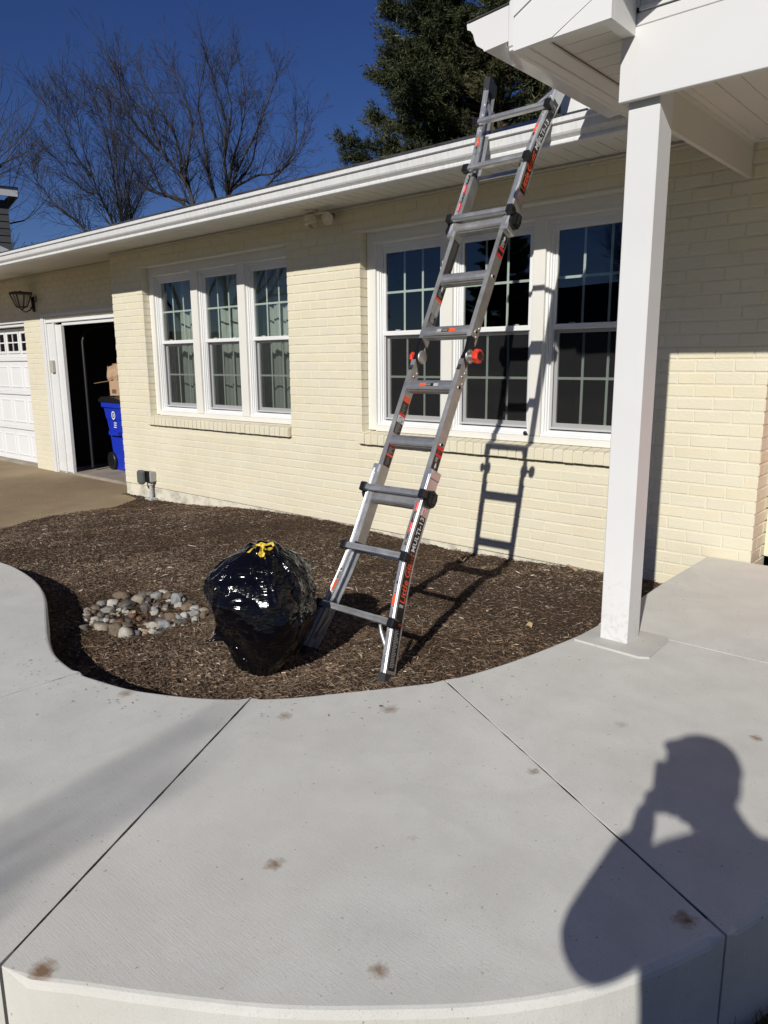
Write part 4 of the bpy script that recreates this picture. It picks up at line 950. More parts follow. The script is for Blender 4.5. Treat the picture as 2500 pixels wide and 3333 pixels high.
flange(-1, 2.655, 2.705, LRD, hw_up); front_text('PELIGRO', LWH, -.186 + .019, 2.680, .0095); flange(-1, 2.71, 2.765, LBK, hw_up); flange_lines(-1, 2.71, 2.765, hw_up)
for s2 in (-1, 1):
    flange(s2, .40, .455, LOR, hw_low, .010, .018); flange(s2, .46, .515, LBK, hw_low, .010, .012); flange_lines(s2, .46, .50, hw_low)
    flange(s2, 2.955, 3.01, LOR, hw_up, .010, .018); flange(s2, 2.90, 2.95, LBK, hw_up, .010, .012); flange_lines(s2, 2.90, 2.94, hw_up)
# stickers on the inner rails: right rail outside, left rail inside (both face +x)
ci = lambda v: iw
li = lambda v: -(iw - .026)
def istick(face, v0, v1, m, y0=-.026, y1=.026, off=.0008):
    x = iw + off if face == 'o' else -(iw - .026) + off
    strip('label', m, [(x, y0, v0), (x, y1, v0), (x, y1, v1), (x, y0, v1)])
def iprint(face, v0, v1, m=LGY, step=.008, y0=-.02, y1=.02, frac=.35):
    x = (iw if face == 'o' else -(iw - .026)) + .0015; mb = MB(); v = v0
    while v < v1:
        L_ = random.uniform(.55, 1.0) * (y1 - y0); mb.add([(x, y0, v), (x, y0 + L_, v), (x, y0 + L_, v + step * frac), (x, y0, v + step * frac)], [(0, 1, 2, 3)]); v += step
    mb.build('label_print', m, lad, False, fixn=False)
def arrow(face, v, d):
    x = (iw if face == 'o' else -(iw - .026)) + .0016
    pts = [(x, -.005, v - .014 * d), (x, .005, v - .014 * d), (x, .005, v), (x, .011, v), (x, 0, v + .014 * d), (x, -.011, v), (x, -.005, v)]
    MB().add(pts, [tuple(range(7))]).build('label_print', LWH, lad, False, fixn=False)
istick('o', 1.085, 1.205, LBK); istick('o', 1.185, 1.205, LRD, off=.0012); istick('o', 1.15, 1.163, LRD, off=.0012); arrow('o', 1.103, -1); iprint('o', 1.125, 1.148, LWH, .006, -.016, .016); iprint('o', 1.167, 1.182, LRD, .006)
istick('o', 2.245, 2.375, LBK); arrow('o', 2.352, 1); iprint('o', 2.305, 2.335, LWH, .006, -.016, .016); istick('o', 2.245, 2.262, LRD, off=.0012); istick('o', 2.285, 2.30, LRD, off=.0012)
# left rail, inner face
istick('i', 1.075, 1.195, LBK); istick('i', 1.13, 1.142, LOR, off=.0012); istick('i', 1.183, 1.197, LRD, off=.0012); iprint('i', 1.146, 1.18, LGY, .005); iprint('i', 1.085, 1.122, LGY, .009, -.012, .012, .2)
istick('i', 1.255, 1.315, LBK); iprint('i', 1.26, 1.31, LGY, .006); istick('i', 1.315, 1.352, LWH); istick('i', 1.352, 1.368, LRD, off=.001); istick('i', 1.368, 1.43, LBK); iprint('i', 1.375, 1.42, LGY, .012, -.016, .014, .2); istick('i', 1.43, 1.46, LOR, off=.0012)
ring = MB(); ring.lathe([(.016, 0), (.016, .0008)], (-(iw - .026) + .0012, 0, 1.333), (1, 0, 0), 20); ring.build('label_print', LBK, lad, False)
ring = MB(); ring.lathe([(.0135, 0), (.0135, .0008)], (-(iw - .026) + .0018, 0, 1.333), (1, 0, 0), 20); ring.build('label_print', LWH, lad, False)
x_ = -(iw - .026) + .003; MB().add([(x_, -.011, 1.345), (x_, -.0085, 1.347), (x_, .011, 1.322), (x_, .0085, 1.320)], [(0, 1, 2, 3)]).build('label_print', LBK, lad, False, fixn=False)
istick('i', 1.885, 1.935, LBK); iprint('i', 1.89, 1.93, LWH, .009); istick('i', 1.935, 2.015, LGY); iprint('i', 1.94, 2.01, LBK, .006, -.02, .02, .2); istick('i', 2.015, 2.032, LOR); istick('i', 2.032, 2.10, LBK); iprint('i', 2.04, 2.08, LGY, .006); arrow('i', 2.088, 1)
istick('i', 2.165, 2.375, LBK); iprint('i', 2.175, 2.37, LGY, .011, -.020, .020, .18); istick('i', 2.152, 2.166, LRD)
# rung stickers either side of the hinge
for v, a, b in ((1.823, (-.052, -.012), (-.012, .012)), (1.518, (.0, .05), (-.045, 0))):
    y = -.0335
    xs = (-.055, -.028, .018, .058) if v > 1.7 else (.058, .03, -.02, -.058)
    for (p, q), m in zip(((xs[0], xs[1]), (xs[1], xs[2]), (xs[2], xs[3])), (LGY, LBK, LOR)):
        p, q = sorted((p, q)); strip('label', m, [(p, y, v - .008), (q, y, v - .008), (q, y + .0003, v + .008), (p, y + .0003, v + .008)])
    mb = MB()
    for i in range(3): mb.add([(-.022, y - .0006, v - .005 + i * .004), (.012, y - .0006, v - .005 + i * .004), (.012, y - .0006, v - .0035 + i * .004), (-.022, y - .0006, v - .0035 + i * .004)], [(0, 1, 2, 3)])
    mb.build('label_print', LGY, lad, False, fixn=False)
# ================================================================== TRASH BAG
BX, BY = -2.640, -2.345
def gz(x, y): return float(mz(x, y))
bz = gz(BX, BY) - .03
bag = thing('trash_bag', (BX, BY, bz), 'full black plastic trash bag tied with a yellow drawstring', 'trash bag')
nu, nv = 300, 220; rngb = np.random.default_rng(3)
tie = Vector((.015, .015, .62))
Tt = np.linspace(0, 1, nv + 1)[:, None] * np.ones((1, nu)); Aa = np.ones((nv + 1, 1)) * np.linspace(0, 2 * np.pi, nu, endpoint=False)[None, :]
kn_ = [0, .03, .10, .22, .36, .50, .64, .76, .86, .93, .97, 1]
r0 = np.interp(Tt, kn_, [.0, .035, .090, .155, .212, .250, .262, .228, .160, .080, .036, .026]); z0 = np.interp(Tt, kn_, [0, .0, .03, .10, .19, .29, .40, .485, .555, .60, .612, .62])
Xn, Yn, Zn = np.cos(Aa) * r0, np.sin(Aa) * r0, z0
lump = np.array([[noise.noise(Vector((math.cos(a) * 1.2, math.sin(a) * 1.2, z * 2.6 + 4))) for a in Aa[0]] for z in z0[:, 0]])
fold = np.array([[noise.noise(Vector((math.cos(a) * 2.4 + 3, math.sin(a) * 2.4, z * 9 - a * .8))) for a in Aa[0]] for z in z0[:, 0]])
disp = (.13 * np.abs(fold) - .02) * r0 * .8 * np.minimum(1, Tt * 3) + .30 * lump * r0 * np.minimum(1, Tt * 4) * (1 - .6 * np.clip((Tt - .6) / .4, 0, 1))
aC = math.atan2(-.75, .66) % (2 * math.pi)                # bearing that faces the camera
def crease(p, q, w, amp):
    """sharp ridge between two points of the surface, (angle, height)"""
    global disp
    P = np.array([math.cos(p[0]) * .25, math.sin(p[0]) * .25, p[1]]); Q = np.array([math.cos(q[0]) * .25, math.sin(q[0]) * .25, q[1]])
    C_ = np.stack([np.cos(Aa) * .25, np.sin(Aa) * .25, Zn], -1); d = Q - P; L2 = d @ d; t = np.clip(((C_ - P) @ d) / L2, 0, 1); wv = .012 * np.sin(t * 9 + p[0] * 7)
    D_ = np.linalg.norm(C_ - (P + t[..., None] * d) - np.array([0, 0, 1.]) * wv[..., None], axis=-1); disp = disp + amp * np.exp(-np.abs(D_ / w) ** 1.3) * np.sin(np.pi * np.clip(t, .04, .96)) ** .5 * np.minimum(1, r0 / .12)
for k in range(46):                                       # pleats running down from the neck
    a = aC + rngb.uniform(-3.1, 3.1); crease((a, .61), (a + rngb.normal(0, .28), rngb.uniform(.36, .52)), rngb.uniform(.005, .011), rngb.uniform(.008, .022))
nubA, nubZ = aC - 1.25, .205
for k in range(26):                                       # fan of creases from the corner poking out on the left
    t = rngb.uniform(-.5, .9); crease((nubA + .08, nubZ), (nubA + rngb.uniform(.5, 1.5), nubZ + t * .24), rngb.uniform(.006, .012), rngb.uniform(.006, .015))
for k in range(24):                                       # and from the pointed bottom
    a = aC + rngb.uniform(-1.5, 1.5); crease((a * .35 + aC * .65, .03), (a, rngb.uniform(.14, .30)), rngb.uniform(.006, .012), rngb.uniform(.006, .014))
for k in range(150):                                       # slanting wrinkles all over
    a = rngb.uniform(0, 6.283); z = rngb.uniform(.10, .48); L = rngb.uniform(.25, .9); crease((a, z), (a + L, z + L * rngb.normal(.11, .07)), rngb.uniform(.0035, .009), rngb.choice([-1, 1, 1]) * rngb.uniform(.003, .010))
rr2 = r0 + disp; g = np.clip((Tt - .55) / .45, 0, 1)
Xn, Yn = np.cos(Aa) * rr2 + tie.x * g, np.sin(Aa) * rr2 + tie.y * g
kk = np.clip((.24 - Zn) / .24, 0, 1) ** 2; Xn = Xn + .075 * .66 * kk; Yn = Yn - .075 * .75 * kk
da = (Aa - nubA + np.pi) % (2 * np.pi) - np.pi; nub = np.exp(-(da / .10) ** 2 - ((Zn - nubZ) / .020) ** 2) * .055; Xn = Xn + np.cos(Aa) * nub; Yn = Yn + np.sin(Aa) * nub; Zn = Zn - nub * .3
idx = np.arange((nv + 1) * nu).reshape(nv + 1, nu); i2 = np.roll(idx, -1, 1)
bg_ = addmesh('sack', np.stack([Xn, Yn, Zn], -1).reshape(-1, 3), np.stack([idx[:-1], i2[:-1], i2[1:], idx[1:]], -1).reshape(-1, 4), BAG, bag)
mb = MB()                                                 # gathered frill over the knot
V = []; n = 90
for j in range(7):
    for i in range(n):
        a = 2 * math.pi * i / n; r = .026 + .012 * j + .012 * math.sin(a * 7 + j * .4) * j / 6; zz = .612 + .012 * j - .0030 * j * j + .010 * math.sin(a * 5 + 1) * j / 6; V.append((tie.x + math.cos(a) * r, tie.y + math.sin(a) * r, zz))
mb.add(V, [(j * n + i, j * n + (i + 1) % n, (j + 1) * n + (i + 1) % n, (j + 1) * n + i) for j in range(6) for i in range(n)], 0, True); mb.build('frill', BAG, bag, False, fixn=False)
def ribbon(mb, pts, w, tw=0, up=Vector((0, 0, 1))):
    pts = [Vector(p) for p in pts]; P = []
    for i in range(len(pts) - 1):
        for k in range(6):
            t = k / 6; a, b, c, d = pts[max(i - 1, 0)], pts[i], pts[i + 1], pts[min(i + 2, len(pts) - 1)]
            P.append(.5 * (2 * b + (c - a) * t + (2 * a - 5 * b + 4 * c - d) * t * t + (3 * b - a - 3 * c + d) * t ** 3))
    P.append(pts[-1]); V = []
    for i, p in enumerate(P):
        d = (P[min(i + 1, len(P) - 1)] - P[max(i - 1, 0)]).normalized(); s = d.cross(up)
        s = s.normalized() if s.length > .01 else Vector((1, 0, 0)); s = Matrix.Rotation(tw * i / len(P) + .5 * math.sin(i * .7), 3, d) @ s
        ww = w * (.75 + .25 * math.sin(i * 1.3)); V += [p - s * ww / 2, p + s * ww / 2]
    mb.add(V, [(2 * i, 2 * i + 1, 2 * i + 3, 2 * i + 2) for i in range(len(P) - 1)], 0, True)
rs = Vector((.75, .66, 0)); fw = Vector((-.66, .75, 0)); T = Vector((tie.x, tie.y, .632))
def tp(a, b, c): return T + rs * a * .72 - fw * (b * 1.15 + .004) + Vector((0, 0, c * .55 - b * .28 - .004))
mb = MB()
ribbon(mb, [tp(-.085, .06, -.035), tp(-.05, .05, .005), tp(-.01, .045, .02), tp(.02, .05, .01)], .016, 1.2)
ribbon(mb, [tp(-.02, .05, .02), tp(-.045, .055, .03), tp(-.03, .05, .012), tp(.0, .05, .018), tp(.03, .05, .03), tp(.07, .045, .04), (tp(.075, .05, .01)), tp(.04, .055, .0), tp(.01, .055, .008)], .016, 1.5)
ribbon(mb, [tp(0, .055, .012), tp(.01, .075, -.02), tp(.022, .095, -.055)], .036, .6); ribbon(mb, [tp(-.01, .055, .01), tp(.0, .08, -.01), tp(.03, .085, -.02)], .022, 1.)
ribbon(mb, [tp(-.03, .045, .012), tp(.0, .04, .03), tp(.035, .042, .014)], .026, 2.)
mb.build('drawstring', YEL, bag, False, fixn=False)
# ================================================================== RIVER STONES
MS = {'w': m_stone('white_stone', (.30, .28, .24), (.47, .45, .40)), 'b': m_stone('brown_stone', (.10, .072, .048), (.20, .155, .11)), 'g': m_stone('grey_stone', (.13, .13, .125), (.27, .26, .245)),
      't': m_stone('tan_stone', (.20, .17, .13), (.34, .30, .24)), 'd': m_stone('dark_stone', (.065, .058, .052), (.14, .125, .11)), 'l': m_stone('blue_grey_stone', (.17, .18, .19), (.33, .34, .345)),
      'o': m_stone('ochre_stone', (.36, .26, .15), (.52, .40, .26)), 'r': m_stone('reddish_stone', (.10, .055, .035), (.19, .11, .075))}
ROCKS = [(-4.018,-2.302,.089,.049,'b'),(-3.97,-2.384,.06,.042,'w'),(-4.02,-2.431,.051,.036,'g'),(-3.977,-2.488,.056,.041,'b'),(-3.979,-2.537,.047,.029,'t'),(-3.889,-2.589,.049,.034,'t'),(-3.897,-2.456,.068,.041,'g'),(-3.885,-2.341,.09,.048,'d'),(-3.893,-2.26,.082,.052,'t'),(-3.826,-2.236,.03,.048,'d'),(-3.763,-2.294,.059,.053,'d'),(-3.881,-2.102,.068,.028,'w'),(-3.852,-2.169,.067,.049,'g'),(-3.803,-2.12,.055,.037,'b'),(-3.698,-2.133,.057,.069,'l'),(-3.687,-2.094,.036,.03,'l'),(-3.774,-2.065,.055,.025,'g'),(-3.575,-2.134,.068,.053,'b'),(-3.535,-2.113,.05,.029,'w'),(-3.46,-2.171,.063,.038,'l'),(-3.467,-2.23,.046,.046,'w'),(-3.374,-2.224,.037,.034,'w'),(-3.368,-2.169,.037,.051,'b'),(-3.449,-2.111,.052,.026,'t'),(-3.502,-2.293,.054,.063,'b'),(-3.412,-2.294,.067,.034,'d'),(-3.708,-2.272,.035,.041,'l'),(-3.671,-2.228,.032,.032,'g'),(-3.621,-2.28,.029,.017,'w'),(-3.496,-2.409,.064,.05,'w'),(-3.439,-2.381,.066,.05,'l'),(-3.581,-2.401,.037,.023,'t'),(-3.366,-2.494,.046,.043,'w'),(-3.429,-2.507,.051,.032,'o'),(-3.365,-2.543,.042,.027,'o'),(-3.377,-2.582,.042,.042,'g'),(-3.391,-2.632,.073,.066,'w'),(-3.47,-2.642,.077,.085,'b'),(-3.55,-2.559,.066,.033,'t'),(-3.571,-2.536,.094,.028,'b'),(-3.599,-2.652,.081,.049,'t'),(-3.696,-2.621,.061,.044,'d'),(-3.805,-2.584,.042,.034,'w'),(-3.77,-2.543,.051,.023,'w'),(-3.756,-2.619,.034,.034,'w'),(-3.797,-2.51,.034,.034,'d'),(-3.855,-2.525,.04,.029,'d'),(-3.703,-2.442,.04,.023,'d'),(-3.717,-2.487,.051,.028,'r'),(-3.742,-2.394,.041,.029,'r'),(-3.686,-2.382,.035,.029,'r'),(-3.736,-2.234,.048,.024,'r'),(-3.554,-2.315,.069,.034,'d'),(-3.83,-2.616,.051,.028,'b'),(-3.32,-2.475,.043,.027,'d'),(-3.515,-2.52,.033,.033,'r'),(-3.934,-2.16,.056,.031,'d'),(-3.968,-2.189,.05,.031,'d'),(-3.739,-2.151,.036,.018,'w'),(-3.651,-2.727,.054,.032,'d'),(-3.708,-2.765,.027,.016,'d'),(-3.608,-2.077,.048,.024,'d')]
rr_ = random.Random(21)
def stone_mesh(seed, sx, sy, sz, ang):
    bm = bmesh.new(); bmesh.ops.create_icosphere(bm, subdivisions=3, radius=1); o = Vector((seed * 3.1, seed * 1.7, 0))
    for v in bm.verts:
        d = v.co.normalized(); k = 1 + .34 * noise.noise(d * 1.1 + o) + .16 * noise.noise(d * 2.6 + o)
        if ang: k = 1 / max(abs(d.x) ** 3 + abs(d.y) ** 3 + abs(d.z) ** 3, .3) ** (1 / 3) * (1 + .30 * noise.noise(d * 1.4 + o) + .10 * noise.noise(d * 4 + o)) * .95
        v.co = Vector((d.x * k * sx, d.y * k * sy, d.z * k * sz))
    for f in bm.faces: f.smooth = True
    me = bpy.data.meshes.new('river_stone'); bm.to_mesh(me); bm.free(); return me
CN = {'w': 'white', 'b': 'brown', 'g': 'grey', 't': 'tan', 'd': 'dark', 'l': 'blue grey', 'o': 'ochre', 'r': 'reddish'}
cxr, cyr = -3.66, -2.38
SPEC = {0: 'long brown stone on the far left rim of the stone ring', 1: 'white rounded stone in front of the long brown one', 8: 'large smooth tan stone at the back of the stone ring',
        7: 'wide dark flat stone in front of the large tan one', 11: 'bright white stone on the very back rim of the ring', 14: 'blue grey angular slab standing near the back right rim', 19: 'blue grey faceted stone beside the bag on the right arm of the ring',
        36: 'chalky white block at the front of the stone ring', 37: 'biggest brown egg shaped stone leaning on the chalky white block', 29: 'white speckled lumpy stone at the middle right of the ring', 30: 'pale blue grey jagged stone beside the lumpy white one',
        32: 'round white pebble on the front right of the ring', 33: 'ochre wedge shaped stone beside the round white pebble', 34: 'small ochre slab below the wedge shaped one', 40: 'coarse tan block on the front left of the ring', 39: 'long brown plank shaped stone inside the front of the ring',
        6: 'grey mottled stone inside the left side of the ring', 24: 'brown upright stone at the right inner side of the ring', 22: 'brown oval stone nearest to the black bag', 35: 'hollow looking grey stone just right of the chalky white block', 17: 'brown rounded stone on the right rim behind the white ones', 38: 'tan flat stone resting above the biggest brown stone'}
protos = []
for i, (x, y, w, h, c) in enumerate(ROCKS):
    ang = c in 'wltogd' and rr_.random() < .75
    me = stone_mesh(i + 1, w * .56, w * .46, max(h, w * .45) * .60, ang); me.materials.append(MS[c])
    o = bpy.data.objects.new('river_stone', me); S.collection.objects.link(o); o.location = (x, y, gz(x, y) + h * .20 + .002); o.rotation_euler = (rr_.uniform(-.2, .2), rr_.uniform(-.2, .2), math.radians(41) + rr_.uniform(-.4, .4))
    side = ('back' if y > cyr + .15 else 'front' if y < cyr - .15 else 'middle') + ' ' + ('left' if x < cxr - .1 else 'right' if x > cxr + .1 else 'centre')
    size = 'larger' if w > .06 else 'small'
    lab = SPEC.get(i, f'{size} {CN[c]} stone in the {side} part of the stone ring')
    tag(o, lab, 'stone', 'river stones ringed in the mulch'); protos.append((o, c, size, side))
from collections import Counter
cnt = Counter()
n = 0
while n < 120:                                             # small filler stones between them
    a = rr_.uniform(0, 6.283); q = rr_.uniform(.35, 1.08); x = cxr + math.cos(a) * q * .31 + .07 * math.sin(a); y = cyr + math.sin(a) * q * .25 
    if math.hypot(x + 3.02, y + 2.42) < .34: continue
    src = rr_.choice([p for p in protos if p[2] == 'small']); o = src[0].copy(); S.collection.objects.link(o); s = rr_.uniform(.45, .8)
    o.scale = (s, s, s); o.location = (x, y, gz(x, y) + .008); o.rotation_euler = (rr_.uniform(-.6, .6), rr_.uniform(-.6, .6), rr_.uniform(0, 6.28))
    side = ('back' if y > cyr + .12 else 'front' if y < cyr - .12 else 'middle') + ' ' + ('left' if x < cxr - .1 else 'right' if x > cxr + .1 else 'centre')
    tag(o, f'tiny {CN[src[1]]} pebble between the stones in the {side} of the ring', 'pebble', f'tiny pebbles filling the stone ring'); n += 1
# ================================================================== THINGS BY THE GARAGE
# blue recycling bin
bin_ = thing('recycling_bin', (-9.50, 1.02, -1.46), 'blue wheeled recycling bin with a black lid just inside the open garage', 'recycling bin', rot=(0, 0, R(85)))
mb = MB(); V = []; lv = [(0, .215, .235), (.02, .225, .245), (.45, .245, .275), (.70, .268, .305), (.72, .275, .315), (.86, .290, .335), (.88, .315, .36), (.94, .315, .36)]
for z, a, b in lv:
    for x, y in ((-a, -b + .05), (-a + .05, -b), (a - .05, -b), (a, -b + .05), (a, b - .05), (a - .05, b), (-a + .05, b), (-a, b - .05)): V.append((x, y, z))
mb.add(V, [(i * 8 + k, i * 8 + (k + 1) % 8, (i + 1) * 8 + (k + 1) % 8, (i + 1) * 8 + k) for i in range(7) for k in range(8)] + [tuple(range(8)), tuple(range(56, 64))])
mb.cbox(-.17, .17, -.283, -.262, .10, .52, .01); mb.prism([(-.30, .56), (-.315, .62), (-.30, .70), (-.26, .70), (-.26, .56)], -.20, .20, 'x'); mb.box(-.305, -.24, -.15, .15, .5, .55)
mb.build('body', BLU, bin_, False)
mb = MB(); mb.prism([(-.36, .945), (-.37, .955), (-.355, .985), (-.10, 1.02), (.28, 1.02), (.36, .985), (.38, .955), (.36, .945)], -.325, .325, 'x'); mb.cbox(-.24, .24, -.30, .25, 1.0, 1.035, .012); mb.build('lid', BLK, bin_, False)
mb = MB(); mb.tube([(-.20, .37, .93), (-.20, .42, .95), (.20, .42, .95), (.20, .37, .93)], .014, 8); mb.build('handle', BLK, bin_, False)
for sx in (-1, 1): mb = MB(); mb.lathe([(.11, -.025), (.125, -.02), (.125, .02), (.11, .025)], (sx * .25, .22, .125), (1, 0, 0), 20); mb.build('wheel', BLK, bin_, False)
mb = MB(); xx = -.262                                     # ring emblem and small print on the side wall
def ringside(cz_, cy_, r0, r1, x0):
    nn = 20; V = [(x0 - .05 * 0, cy_ + r * math.cos(2 * math.pi * k / nn), cz_ + r * math.sin(2 * math.pi * k / nn)) for r in (r0, r1) for k in range(nn)]
    mb.add(V, [(k, (k + 1) % nn, (k + 1) % nn + nn, k + nn) for k in range(nn)])
ringside(.77, 0, .040, .058, -.2875); mb.box(-.288, -.2865, -.012, .012, .75, .79)
for z in (.66, .63, .60): mb.box(-.272, -.268, -.05 + (.70 - z) * .1, .05 - random.uniform(0, .02), z, z + .014)
mb.build('emblem', LWH, bin_, False)
# cardboard box on the bin
cb = thing('cardboard_box', (-9.52, 1.00, -1.46 + 1.036), 'open brown cardboard box standing on the lid of the blue bin', 'box', rot=(0, 0, R(36)))
mb = MB(); w, d, h, t_ = .20, .17, .20, .004
for x in (-w, w - t_): mb.box(x, x + t_, -d, d, 0, h)
for y in (-d, d - t_): mb.box(-w + t_, w - t_, y, y + t_, 0, h)
mb.box(-w, w, -d, d, 0, t_); mb.build('carton', CRD, cb, False)
mb = MB(); mb.add([(-w, -d, h), (-w, d, h), (-w - .22, d, h - .035), (-w - .22, -d, h - .035), (-w, -d, h + .004), (-w, d, h + .004), (-w - .22, d, h - .031), (-w - .22, -d, h - .031)], [(0, 1, 2, 3), (4, 5, 6, 7), (0, 3, 7, 4), (1, 2, 6, 5), (2, 3, 7, 6)]); mb.build('flap', CRD, cb, False)
mb = MB(); mb.add([(w, -d, h), (w, d, h), (w + .10, d, h + .12), (w + .10, -d, h + .12), (w + .003, -d, h), (w + .003, d, h), (w + .103, d, h + .12), (w + .103, -d, h + .12)], [(0, 1, 2, 3), (4, 5, 6, 7), (0, 3, 7, 4), (1, 2, 6, 5), (2, 3, 7, 6)]); mb.build('flap', CRD, cb, False)
mb = MB(); mb.box(-.17, -.11, -d - .0015, -d, .03, .085); mb.build('printed_mark', mat('carton_print', (.12, .07, .04), .8), cb, False)
kp = thing('paper_bag', (-9.64, .95, -1.46 + 1.045), 'crumpled brown paper bag sticking out of the cardboard box', 'paper bag', rot=(0, 0, R(36)))
mb = MB(); nu_ = 28; V = []
for j in range(9):
    t_ = j / 8; z = .02 + .40 * t_; 
    for i in range(nu_):
        a = 2 * math.pi * i / nu_; r = .125 + .02 * t_; q = Vector((math.cos(a) * 2, math.sin(a) * 2, z * 9)); k = 1 + .28 * noise.noise(q) * (.4 + t_); V.append((math.cos(a) * r * 1.05 * k - .03, math.sin(a) * r * .8 * k, z + .05 * noise.noise(q * 1.7) * t_ + .04 * math.sin(a + 1) * t_))
mb.add(V, [(j * nu_ + i, j * nu_ + (i + 1) % nu_, (j + 1) * nu_ + (i + 1) % nu_, (j + 1) * nu_ + i) for j in range(8) for i in range(nu_)]); mb.build('sack', KRF, kp, False, fixn=False)
mb = MB()
for q in range(7):
    c0 = Vector((rr_.uniform(-.12, .12), rr_.uniform(-.12, -.02), rr_.uniform(.17, .26))); V = [c0 + Vector((rr_.uniform(-.09, .09), rr_.uniform(-.03, .03), rr_.uniform(-.05, .05))) for _ in range(5)]
    mb.add(V, [(0, 1, 2), (0, 2, 3), (0, 3, 4)])
mb.build('crumpled_paper', KRF, kp, False, fixn=False)
# wall lantern on the garage wall
lx, ly, lz = -10.60, GY, .855
lan = thing('wall_lantern', (lx, ly, lz), 'black iron wall lantern beside the garage doorway', 'lantern')
mb = MB(); cy_ = ly - .17
def sq(r, z): return [(lx + r, cy_ - r, z), (lx + r, cy_ + r, z), (lx - r, cy_ + r, z), (lx - r, cy_ - r, z)]
tp_, bt_ = sq(.104, lz + .09), sq(.050, lz - .085)
for k in range(4):
    mb.tube([tp_[k], bt_[k]], .008, 5); mb.tube([tp_[k], tp_[(k + 1) % 4]], .009, 5); mb.tube([bt_[k], bt_[(k + 1) % 4]], .008, 5)
    m1 = (Vector(tp_[k]) + Vector(tp_[(k + 1) % 4])) / 2; m2 = (Vector(bt_[k]) + Vector(bt_[(k + 1) % 4])) / 2; mb.tube([m1, m2], .005, 4)
    a, b = Vector(tp_[k]), Vector(tp_[(k + 1) % 4])
    for q in range(9): p = a.lerp(b, (q + .5) / 9); mb.lathe([(.011, 0), (.011, .014), (.005, .020)], (p.x, p.y, lz + .09), (0, 0, 1), 8)
mb.add(sq(.100, lz + .098) + sq(.02, lz + .118), [(k, (k + 1) % 4, (k + 1) % 4 + 4, k + 4) for k in range(4)]); mb.lathe([(.02, .116), (.010, .128)], (lx, cy_, lz), (0, 0, 1), 8)
for k in range(4):
    b = Vector(bt_[k]); mb.tube([b, b.lerp(Vector((lx, cy_, lz - .11)), .6), (lx, cy_, lz - .13)], .006, 5)
mb.tube([(lx, cy_, lz - .13), (lx, cy_ + .05, lz - .15), (lx, cy_ + .11, lz - .12), (lx, ly - .03, lz - .07)], .008, 6)
mb.build('frame', IRN, lan)
mb = MB(); mb.lathe([(.012, -.10), (.020, -.08), (.022, .04), (.012, .06)], (lx, ly - .015, lz - .02), (0, 0, 1), 10); mb.cbox(lx - .03, lx + .03, ly - .02, ly + .002, lz - .14, lz + .06, .006)
mb.tube([(lx, ly - .02, lz + .02), (lx + .02, ly - .07, lz + .07), (lx + .02, ly - .12, lz + .10)], .009, 6); mb.tube([(lx + .02, ly - .02, lz + .03), (lx + .12, ly - .05, lz - .03), (lx + .20, ly - .06, lz - .02), (lx + .22, ly - .06, lz + .03), (lx + .20, ly - .06, lz + .055)], .007, 6); mb.build('bracket', IRN, lan)
mb = MB(); mb.add([tuple(Vector(p).lerp(Vector((lx, cy_, Vector(p).z)), .06)) for p in tp_ + bt_], [(k, (k + 1) % 4, (k + 1) % 4 + 4, k + 4) for k in range(4)]); mb.build('pane', LGL, lan)
mb = MB(); mb.lathe([(.016, 0), (.018, .07), (.014, .075)], (lx, cy_, lz - .08), (0, 0, 1), 10); mb.build('candle', mat('candle_sleeve', (.6, .5, .36), .5), lan)
# doorbell-like box on the door trim
mb = MB(); mb.cbox(-10.265, -10.175, GY - .020, GY + .022, -.11, .055, .006); o = mb.build('keypad_box', mat('beige_plastic', (.42, .40, .34), .5)); tag(o, 'small beige keypad box on the white garage doorway trim', 'keypad')
# outdoor outlet
ob = thing('outdoor_outlet', (-7.42, 0, -1.50), 'grey outdoor outlet box with a smoked cover on a conduit at the wall corner', 'outlet box')
mb = MB(); mb.cbox(-7.455, -7.335, -.075, 0, -1.293, -1.180, .004); mb.build('box', GBX, ob)
mb = MB(); mb.cbox(-7.50, -7.40, -.155, -.080, -1.318, -1.160, .022); mb.build('cover', CLR, ob)
mb = MB(); mb.cbox(-7.44, -7.35, -.088, -.07, -1.30, -1.17, .004); mb.build('gasket', BLK, ob)
mb = MB(); mb.lathe([(.030, 0), (.030, .035), (.022, .045)], (-7.395, -.040, -1.335), (0, 0, 1), 12); mb.tube([(-7.395, -.040, -1.56), (-7.395, -.040, -1.29)], .019, 10); mb.lathe([(.023, 0), (.023, .05)], (-7.395, -.04, -1.465), (0, 0, 1), 12); mb.build('conduit', CND, ob)
mb = MB(); mb.cbox(-7.455, -7.335, -.09, 0, -1.56, -1.475, .004); mb.build('base_block', CND, ob)
# motion floodlight under the soffit
fl = thing('floodlight', (-4.62, -.05, 1.20), 'white motion sensor floodlight with one bulb under the eave between the windows', 'floodlight')
FLW = m_white('aged_white_plastic', (.60, .56, .46), .5)
mb = MB(); mb.lathe([(.052, 0), (.052, -.014), (.040, -.022)], (-4.60, -.10, 1.198), (0, 0, 1), 16); mb.tube([(-4.60, -.10, 1.185), (-4.56, -.11, 1.165), (-4.46, -.115, 1.165), (-4.41, -.10, 1.160)], .010, 8); mb.tube([(-4.60, -.10, 1.185), (-4.64, -.11, 1.175)], .010, 8); mb.build('mount', FLW, fl)
mt_ = Matrix.Scale(1, 4) @ Matrix.Translation((-4.60, -.12, 1.130)) @ Matrix.Rotation(R(-20), 4, 'Z') @ Matrix.Rotation(R(15), 4, 'X') @ Matrix.Scale(.82, 4)
mb = MB(); mb.cbox(-.048, .048, -.05, .05, -.038, .045, .012, 0, mt_); mb.cbox(-.042, .042, -.062, -.02, -.046, -.012, .010, 0, mt_); mb.build('sensor', FLW, fl)
